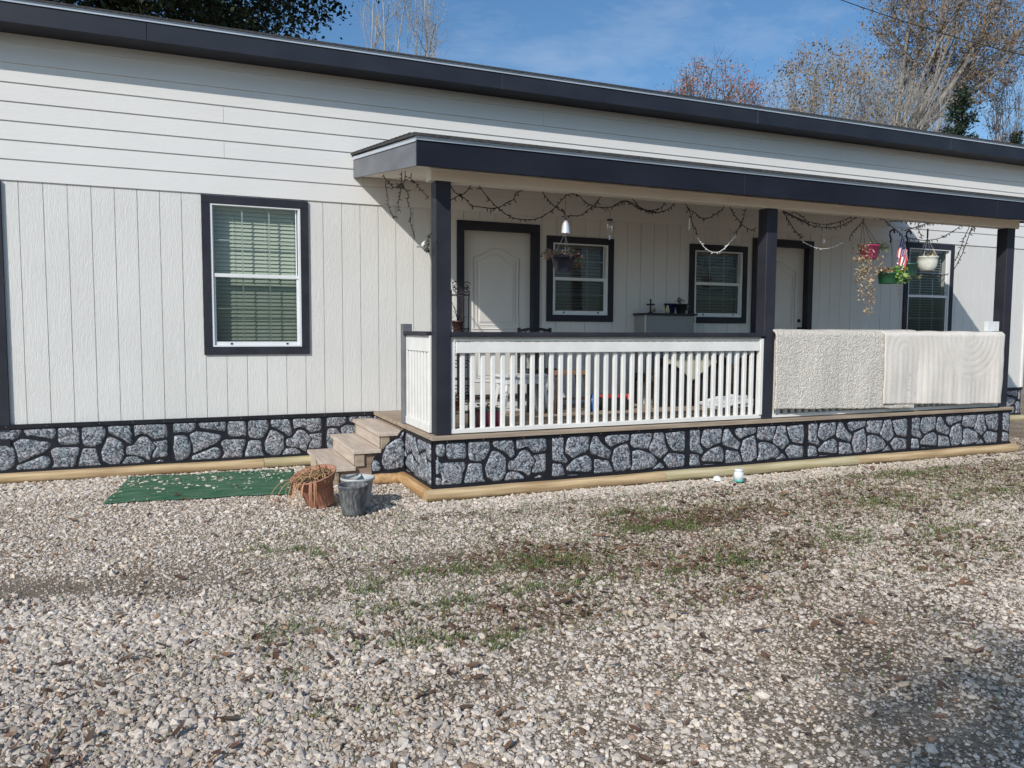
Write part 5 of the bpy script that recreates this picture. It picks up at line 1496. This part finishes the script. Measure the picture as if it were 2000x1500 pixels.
# black chair
ch = thing('chair', 'black chair with a curved top rail beside the left porch door', 'chair', (3.78, 8.25, DZ))
mb = MB(); n = 12
mb.tube([(3.62 + .40 * i / n, 8.30 - .03 * math.sin(math.pi * i / n), 1.478 + .025 * math.sin(math.pi * i / n)) for i in range(n + 1)], .017, 8); mb.build('top_rail', M['lea'], ch)
for x in (3.62, 4.02):
    mb = MB(); mb.beam((x, 8.28, DZ), (x, 8.30, 1.515), .032, .032); mb.build('leg', M['lea'], ch)
    mb = MB(); mb.beam((x, 7.93 + .0, DZ), (x, 7.93, 1.0), .032, .032) if False else mb.beam((x, 8.02, DZ), (x, 8.02, 1.0), .032, .032); mb.build('leg', M['lea'], ch)
mb = MB(); mb.box(3.60, 4.04, 8.0, 8.30, 1.0, 1.04); mb.build('seat', M['lea'], ch, .006)
for k in range(4):
    x = 3.70 + .08 * k; mb = MB(); mb.beam((x, 8.285, 1.04), (x, 8.285, 1.475), .014, .022); mb.build('back_slat', M['lea'], ch)
# dark settee with arched frames and a throw
se = thing('settee', 'dark wood settee with arched back sections under the wall cabinet', 'settee', (6.15, 8.1, DZ))
mb = MB()
def archframe(x0, x1, zb, zt, y, r):
    pts = [(x0, y, zb)] + [(x0, y, zt - .16)] + [((x0 + x1) / 2 - (x1 - x0) / 2 * math.cos(t * math.pi / 12), y, zt - .16 + .16 * math.sin(t * math.pi / 12)) for t in range(1, 12)] + [(x1, y, zt - .16), (x1, y, zb)]
    return pts
for a, b in ((5.27, 5.80), (5.86, 6.42), (6.48, 7.05)):
    mb = MB(); q = archframe(a, b, DZ + .0, 1.17, 7.95, .02); mb.tube(q, .024, 8); mb.build('back_frame', M['dwood'], se)
    mb = MB(); n = len(q); mb.add([(x, 7.965, z) for x, _, z in q] + [(x, 7.99, z) for x, _, z in q], [tuple(range(n)), tuple(range(n, 2 * n))[::-1]]); mb.build('back_panel', M['lea'], se)
mb = MB(); mb.box(5.27, 7.05, 8.0, 8.5, .86, .95); mb.build('seat', M['lea'], se, .02)
for x in (5.30, 7.02):
    mb = MB(); mb.beam((x, 8.47, DZ), (x, 8.47, .86), .04, .04); mb.build('leg', M['dwood'], se)
mb = MB(); vs = []
nx_, nz_ = 30, 14
for i in range(nx_ + 1):
    for j in range(nz_ + 1):
        u = i / nx_; v = j / nz_
        dep = .12 + .20 * max(0, 1 - abs(u - .52) * 2.6)
        vs.append((5.40 + .74 * u, 7.915 - .008 * math.sin(u * 26) - .01 * v + (.05 if j == 0 else 0), 1.20 - dep * v + .01 * math.sin(u * 7)))
mb.add(vs, [(i * (nz_ + 1) + j, (i + 1) * (nz_ + 1) + j, (i + 1) * (nz_ + 1) + j + 1, i * (nz_ + 1) + j + 1) for i in range(nx_) for j in range(nz_)], True)
o = mb.build('throw_blanket', M['cloth'], None, base=(5.77, 7.92, 1.15)); so = o.modifiers.new('t', 'SOLIDIFY'); so.thickness = .012
tag(o, 'cream throw blanket draped to a point over the dark settee back', 'blanket')
# cabinet with dark top against the wall
cb = thing('cabinet', 'grey cabinet with a thin dark top between the two small porch windows', 'cabinet', (5.72, 8.53, DZ))
mb = MB(); mb.box(5.43, 6.17, 8.42, 8.68, DZ + .001, 1.685); mb.build('body', M['greyp'], cb, .004)
mb = MB(); mb.box(5.40, 6.20, 8.38, 8.69, 1.686, 1.711); mb.build('top', M['lea'], cb, .003)
for x in (5.412, 6.172):
    mb = MB(); mb.box(x, x + .014, 8.405, 8.418, DZ, 1.685); mb.build('corner_trim', M['gap'], cb)
CT = 1.7115
crs = MB(); 
crs.box(5.505, 5.525, 8.44, 8.455, CT + .015, 1.872); crs.box(5.455, 5.575, 8.44, 8.455, 1.81, 1.83); crs.lathe([(0, .018), (.02, .016), (.032, 0), (0, 0)], (5.515, 8.448, CT), 12)
crs.lathe([(0, 0), (.013, .006), (.011, .02), (0, .026)], (5.515, 8.448, 1.866), 8)
tag(crs.build('cross', M['wire'], None, .002, base=(5.515, 8.45, CT)), 'small dark standing cross at the left end of the cabinet top', 'cross')
bx = thing('basket', 'small grey lattice basket beside the cross on the cabinet', 'basket', (5.665, 8.5, CT))
mb = MB()
for k in range(9):
    x = 5.60 + k * .016; mb.beam((x, 8.45, CT), (x, 8.45, CT + .085), .006, .006)
for z in (.01, .045, .085): mb.beam((5.595, 8.45, CT + z), (5.735, 8.45, CT + z), .007, .007)
for x in (5.595, 5.735):
    for z in (.01, .045, .085): mb.beam((x, 8.45, CT + z), (x, 8.56, CT + z), .007, .007)
mb.build('lattice', M['gap'], bx)
mb = MB(); mb.box(5.61, 5.72, 8.46, 8.55, CT + .001, CT + .06); mb.build('basket_liner', M['ctop'], bx)
M['yellow'] = mat('yellow_cream_ceramic', (.42, .36, .14), (.6, .56, .38), sc=(30, 30, 30), rough=.4)
mb = MB(); mb.lathe([(0, 0), (.026, .002), (.03, .03), (.024, .06), (.016, .075), (.018, .095), (0, .108)], (5.775, 8.45, CT), 14); tag(mb.build('figurine', M['yellow'], None, base=(5.775, 8.45, CT)), 'small yellow and cream figurine on the cabinet beside the blue pot', 'figurine')
M['navy'] = gloss('navy_ceramic', (.012, .014, .07))
bp_ = thing('potted_plant', 'navy blue pot on the cabinet behind the figurine', 'plant pot', (5.85, 8.53, CT), 'pots on the grey cabinet')
pot(bp_, (5.865, 8.53, CT), .06, .075, .13, M['navy'])
bp2 = thing('potted_plant', 'black pot with a drooping plant at the right end of the cabinet', 'plant pot', (5.99, 8.47, CT), 'pots on the grey cabinet')
pot(bp2, (6.0, 8.47, CT), .055, .085, .125, M['lea'])
mb = MB()
for k in range(7):
    a = k * .9; mb.tube([(5.98, 8.47, CT + .11), (5.98 + .03 * math.cos(a), 8.47 + .02 * math.sin(a), CT + .17), (5.98 + .07 * math.cos(a), 8.47 + .04 * math.sin(a), CT + .15 + .02 * (k % 3))], .003, 4)
mb.build('stems', M['wire'], bp2)
leafcluster([(6.08 + U(-.02, .03), 8.44, CT + U(.02, .12)) for _ in range(20)] + [(5.98 + U(-.05, .06), 8.46, CT + .14 + U(0, .05)) for _ in range(26)], .025, [(.03, .045, .02), (.06, .07, .04)], 14, 'plant', bp2)
# odds and ends on the deck
M['blue'] = gloss('blue_plastic', (.03, .10, .28)); M['redc'] = gloss('red_plastic', (.35, .05, .04)); M['orng'] = gloss('orange_red_tin', (.5, .10, .06))
jg = thing('jug', 'blue jug standing on the porch deck behind the balusters', 'jug', (4.36, 7.85, DZ))
mb = MB(); mb.lathe([(0, 0), (.055, 0), (.06, .01), (.06, .13), (.045, .16), (.02, .18), (.02, .2), (0, .2)], (4.36, 7.85, DZ), 18); mb.build('jug_body', M['blue'], jg)
mb = MB(); mb.tube([(4.41, 7.85, .60), (4.45, 7.85, .64), (4.45, 7.85, .70), (4.40, 7.85, .72)], .008, 6); mb.build('handle', M['blue'], jg)
mb = MB(); mb.box(4.52, 4.80, 7.80, 8.02, DZ + .001, .70); mb.cur = 1; mb.box(4.515, 4.805, 7.795, 8.025, .70, .735)
tag(mb.build('storage_box', [M['lea'], M['redc']], None, .008, base=(4.66, 7.9, DZ)), 'low black box with a red lid on the porch deck', 'box')
mb = MB(); mb.lathe([(0, 0), (.05, 0), (.052, .005), (.052, .17), (.046, .175), (0, .175)], (4.92, 7.95, DZ), 20)
tag(mb.build('tin_can', M['orng'], None, base=(4.92, 7.95, DZ)), 'orange-red tin on the porch deck right of the low black box', 'tin')
M['plas'] = mat('white_plastic_bag', (.55, .57, .64), (.7, .72, .78), sc=(12, 12, 12), rough=.4)
mb = MB(); BV, BF = ico(3)
vv = []
for p in BV:
    d = 1 + .35 * noise.noise(Vector((p[0] * 3, p[1] * 3, p[2] * 3))) + .16 * noise.noise(Vector((p[0] * 9, p[1] * 9, p[2] * 9)))
    vv.append((6.12 + p[0] * .36 * d, 7.62 + p[1] * .12 * d, max(DZ + .002, .60 + p[2] * .10 * d)))
mb.add(vv, [tuple(f) for f in BF], False)
tag(mb.build('plastic_bag', M['plas'], None, base=(6.12, 7.62, DZ)), 'crumpled white plastic bag on the deck near the middle post', 'bag')
mb = MB(); mb.box(2.95, 4.1, 8.2, 8.62, DZ + .001, DZ + .012); tag(mb.build('door_mat', M['gap'], None, base=(3.5, 8.4, DZ)), 'flat grey doormat before the left porch door', 'mat')
# ============================================================ TREES BEYOND THE HOUSE
def tube_np(V, F, p0, p1, p2, r0, r1, seg, sides):
    """quadratic curve tube appended to lists"""
    base = sum(len(v) for v in V)
    t = np.linspace(0, 1, seg + 1)[:, None]
    c = (1 - t) ** 2 * p0 + 2 * t * (1 - t) * p1 + t ** 2 * p2
    d = np.gradient(c, axis=0); d /= np.linalg.norm(d, axis=1)[:, None] + 1e-9
    ref = np.array([.3, .2, .93]) if abs(d[0, 2]) < .9 else np.array([1., 0, 0])
    u = np.cross(d, ref); u /= np.linalg.norm(u, axis=1)[:, None] + 1e-9
    w = np.cross(d, u)
    r = (r0 + (r1 - r0) * t)
    a = np.arange(sides) * 2 * np.pi / sides
    P_ = c[:, None, :] + (u[:, None, :] * np.cos(a)[None, :, None] + w[:, None, :] * np.sin(a)[None, :, None]) * r[:, None, :]
    V.append(P_.reshape(-1, 3))
    i = np.arange(seg)[:, None] * sides + np.arange(sides)[None]
    j = np.arange(seg)[:, None] * sides + (np.arange(sides)[None] + 1) % sides
    F.append(np.stack([i, j, j + sides, i + sides], -1).reshape(-1, 4) + base)
def in_ell(r, n, c, rad, hollow=.0):
    p = r.randn(n, 3); p /= np.linalg.norm(p, axis=1)[:, None]
    q = (hollow + (1 - hollow) * r.rand(n, 1) ** (1 / 2.2))
    return np.array(c) + p * q * np.array(rad)
M['bark'] = mat('grey_brown_bark', (.10, .08, .065), (.20, .17, .145), sc=(6, 6, 2), rough=.95, bump=.6, bsc=(20, 20, 5), dist=.02)
M['barkp'] = mat('pale_grey_bark', (.30, .28, .26), (.46, .44, .41), sc=(6, 6, 2), rough=.9)
M['barkm'] = mat('mid_grey_bark', (.17, .145, .125), (.30, .265, .24), sc=(6, 6, 2), rough=.95)
M['barko'] = mat('dark_oak_bark', (.035, .03, .026), (.07, .06, .05), sc=(6, 6, 2), rough=.95)
def tree(name, label, base, crown_c, crown_r, seed, nm, ns, nt, leaves_per, leaf, lspread, cols, bark, r0, cat='tree', group=None, twig=.012, hollow=.3, keep=1.0, updir=0):
    r = np.random.RandomState(seed)
    base = np.array(base, float); cc = np.array(crown_c, float); cr_ = np.array(crown_r, float)
    root = thing(name, label, cat, tuple(base), group)
    V = []; F = []
    fork = base * .55 + np.array([cc[0] * .45 + base[0] * 0, cc[1] * .45, 0]) ; fork = np.array([base[0] + (cc[0] - base[0]) * .45, base[1] + (cc[1] - base[1]) * .45, max(1.2, (cc[2] - cr_[2]) * .85)])
    tube_np(V, F, base, np.array([base[0], base[1], fork[2] * .6]), fork, r0, r0 * .72, 8, 9)
    TV, TF = V, F
    V = []; F = []
    mains = in_ell(r, nm, cc + np.array([0, 0, cr_[2] * .1]), cr_ * .62, .5)
    subs = in_ell(r, ns, cc, cr_ * .88, .45)
    tips = in_ell(r, nt, cc, cr_, hollow)
    def curve(p0, p2, bend):
        mid = (p0 + p2) / 2 + r.randn(3) * np.linalg.norm(p2 - p0) * bend
        mid[2] += np.linalg.norm(p2 - p0) * (.10 + updir * .15) * (-1 if updir else 1)
        return mid
    mc = []
    for m in mains:
        mid = curve(fork, m, .10); mc.append((fork, mid, m))
        tube_np(V, F, fork, mid, m, r0 * .5, r0 * .16, 8, 6)
    scv = []
    for s in subs:
        k = np.argmin(np.linalg.norm(mains - s, axis=1)); a, b, c = mc[k]
        t = r.uniform(.45, 1.0); p = (1 - t) ** 2 * a + 2 * t * (1 - t) * b + t * t * c
        mid = curve(p, s, .12); scv.append((p, mid, s))
        tube_np(V, F, p, mid, s, r0 * .16, max(twig * 1.3, r0 * .05), 5, 5)
    for s in tips:
        k = np.argmin(np.linalg.norm(subs - s, axis=1)); a, b, c = scv[k]
        t = r.uniform(.4, 1.0); p = (1 - t) ** 2 * a + 2 * t * (1 - t) * b + t * t * c
        tube_np(V, F, p, curve(p, s, .12), s, twig * 1.3, twig * .6, 3, 4)
        for _ in range(3 if updir else 2):
            e = s + r.randn(3) * .35 + np.array([0, 0, .35 * updir])
            q = p + (s - p) * r.uniform(.5, 1)
            tube_np(V, F, q, (q + e) / 2 + r.randn(3) * .05, e, twig * .8, twig * .4, 2, 3)
    def put(nm_, Vl, Fl, m_):
        o = mesh_np(nm_, np.concatenate(Vl) - base, np.concatenate(Fl), m_, None, True); o.parent = root; return o
    put('trunk', TV, TF, bark)
    put('limbs', V, F, bark)
    if leaves_per:
        n = int(nt * leaves_per)
        kk = r.randint(0, nt, n)
        clump_keep = r.rand(nt) < keep
        kk = kk[clump_keep[kk]]; n = len(kk)
        P_ = tips[kk] + r.randn(n, 3) * lspread * np.array([1, 1, .7])
        d = r.randn(n, 3); d /= np.linalg.norm(d, axis=1)[:, None]
        w = np.cross(d, r.randn(n, 3)); w /= np.linalg.norm(w, axis=1)[:, None]
        s = leaf * np.exp(r.randn(n, 1) * .3)
        VV_ = np.stack([P_, P_ + d * s * .5 + w * s * .3, P_ + d * s, P_ + d * s * .5 - w * s * .3], 1).reshape(-1, 3) - base
        shade = r.uniform(.7, 1.25, (nt, 1))[kk]
        c = np.array(cols)[r.randint(0, len(cols), n)] * shade * r.uniform(.8, 1.2, (n, 1))
        o = mesh_np('crown', VV_, np.arange(4 * n).reshape(-1, 4), M['leafy'], np.repeat(c, 4, 0)); o.parent = root
    return root
OAK = [(.016, .026, .010), (.028, .04, .014), (.045, .055, .022)]
tree('oak_tree', 'dense dark evergreen oak rising behind the left end of the roof', (-4.5, 21.5, 0), (-1.9, 20.5, 11.6), (6.9, 3.6, 3.9), 21, 13, 150, 1150, 125, .115, .33, OAK, M['barko'], .42, keep=.86, hollow=.2)
PALE = [(.4, .3, .2)]
tree('bare_tree', 'pale leafless tree just right of the dark oak, leaning a little left', (7.4, 30.5, 0), (7.4, 30, 14.2), (1.0, 1.0, 4.2), 31, 5, 24, 95, 0, 0, 0, PALE, M['barkp'], .09, twig=.0065, updir=1, group='pale leafless trees')
tree('bare_tree', 'taller pale leafless tree standing to the right of the other bare one', (9.2, 31, 0), (9.1, 30.5, 14.4), (1.1, 1.0, 4.6), 32, 5, 26, 105, 0, 0, 0, PALE, M['barkp'], .10, twig=.0065, updir=1, group='pale leafless trees')
REDS = [(.34, .12, .075), (.42, .19, .12), (.26, .085, .06), (.44, .28, .2)]
tree('red_leaved_tree', 'rounded sparse tree with pinkish red leaves above the middle of the roof', (22.8, 31, 0), (22.7, 30, 11.3), (2.7, 2.2, 2.75), 41, 8, 50, 280, 30, .09, .26, REDS, M['bark'], .16, twig=.012, keep=.85, updir=.6)
BRN = [(.22, .135, .07), (.29, .19, .11), (.17, .11, .075), (.20, .165, .08)]
tree('tall_brown_tree', 'tall leaning tree with thinning brown leaves at the upper right', (29.6, 28.5, 0), (36.0, 28, 17.0), (5.2, 3.2, 4.7), 52, 12, 110, 700, 34, .10, .30, BRN, M['barkm'], .30, twig=.013, keep=.9, updir=.5)
tree('brown_tree', 'lower twiggy tree with orange-brown leaves left of the tall leaning tree', (28.6, 29, 0), (28.4, 28.5, 11.8), (3.3, 2.6, 3.2), 53, 10, 80, 460, 22, .10, .28, BRN + [(.33, .18, .07)], M['barkp'], .16, twig=.010, keep=.7, updir=1)
tree('twiggy_tree', 'pale grey twiggy tree in front of the tall leaning one, almost without leaves', (31.4, 27, 0), (31.6, 27, 11.0), (3.4, 2.0, 2.9), 54, 10, 90, 520, 3, .10, .3, BRN, M['barkp'], .15, twig=.009, keep=.5, updir=1)
tree('bare_tree', 'bare tree cut by the right edge of the picture', (38.3, 27, 0), (38.4, 27, 12.0), (1.0, 1.0, 2.2), 56, 5, 24, 90, 3, .1, .2, BRN, M['bark'], .10, twig=.012, updir=1)
tree('shrubby_tree', 'low brownish tree at the far right just above the roof edge', (35.5, 29, 0), (35.2, 29, 9.8), (2.9, 1.8, 1.9), 57, 8, 50, 240, 14, .12, .28, BRN, M['bark'], .14, twig=.012, keep=.8)
# evergreen: tiers of drooping sprays
def conifer(name, label, base, h, rb, z0, seed, dens):
    r = np.random.RandomState(seed); base = np.array(base, float)
    root = thing(name, label, 'tree', tuple(base), 'small dark evergreens')
    V = []; F = []
    tube_np(V, F, base, base + [0, 0, h * .5], base + [0, 0, h], .16, .02, 8, 8)
    o = mesh_np('trunk', np.concatenate(V) - base, np.concatenate(F), M['barko'], None, True); o.parent = root
    V = []; F = []; P_ = []
    for k in range(95):
        z = z0 + (h - z0) * (k / 95) ** .9; a = r.rand() * 6.283
        L_ = rb * (1 - (z - z0) / (h - z0)) ** .75 * r.uniform(.6, 1.1) + .12
        p0 = base + [0, 0, z]; e = p0 + [math.cos(a) * L_, math.sin(a) * L_, L_ * r.uniform(-.1, .35)]
        tube_np(V, F, p0, (p0 + e) / 2 + [0, 0, -.05], e, .02, .006, 3, 4)
        m = int(dens * (L_ + .2)); t = r.rand(m, 1) ** .7
        P_.append(p0 + (e - p0) * t + r.randn(m, 3) * np.array([.10, .10, .09]))
    o = mesh_np('limbs', np.concatenate(V) - base, np.concatenate(F), M['barko'], None, True); o.parent = root
    P_ = np.concatenate(P_); n = len(P_)
    d = r.randn(n, 3); d /= np.linalg.norm(d, axis=1)[:, None]; w = np.cross(d, r.randn(n, 3)); w /= np.linalg.norm(w, axis=1)[:, None]
    s = .13 * np.exp(r.randn(n, 1) * .3)
    VV_ = np.stack([P_, P_ + d * s * .5 + w * s * .2, P_ + d * s, P_ + d * s * .5 - w * s * .2], 1).reshape(-1, 3) - base
    c = np.array([(.018, .035, .018), (.03, .05, .028), (.012, .022, .014)])[r.randint(0, 3, n)]
    o = mesh_np('crown', VV_, np.arange(4 * n).reshape(-1, 4), M['leafy'], np.repeat(c, 4, 0)); o.parent = root
conifer('evergreen_tree', 'small dark pointed evergreen in front of the tall brown tree', (31.4, 24, 0), 12.0, 1.5, 6.0, 61, 110)
conifer('evergreen_tree', 'dark evergreen tip peeking over the roof at the far right edge', (38.2, 26.2, 0), 11.3, 1.3, 6.0, 62, 90)
# the tree behind the viewer whose shade falls on the near gravel
tree('yard_tree', 'thin-leaved tree behind the viewer whose shade falls on the near gravel', (-10.6, -10.5, 0), (-9.3, -9.15, 10.0), (1.15, 1.1, .8), 71, 8, 40, 140, 42, .11, .25, BRN, M['bark'], .14, twig=.010, keep=.8)
# overhead cable
mb = MB(); A_, B_ = Vector((11.5, 16, 10.75)), Vector((31.5, 16, 10.0))
mb.tube([A_.lerp(B_, i / 40) + Vector((0, 0, -.55 * 4 * (i / 40) * (1 - i / 40))) for i in range(41)], .011, 5)
tag(mb.build('overhead_cable', M['wire'], None, base=(21, 16, 10)), 'thin dark overhead cable crossing the sky at the upper right', 'cable')
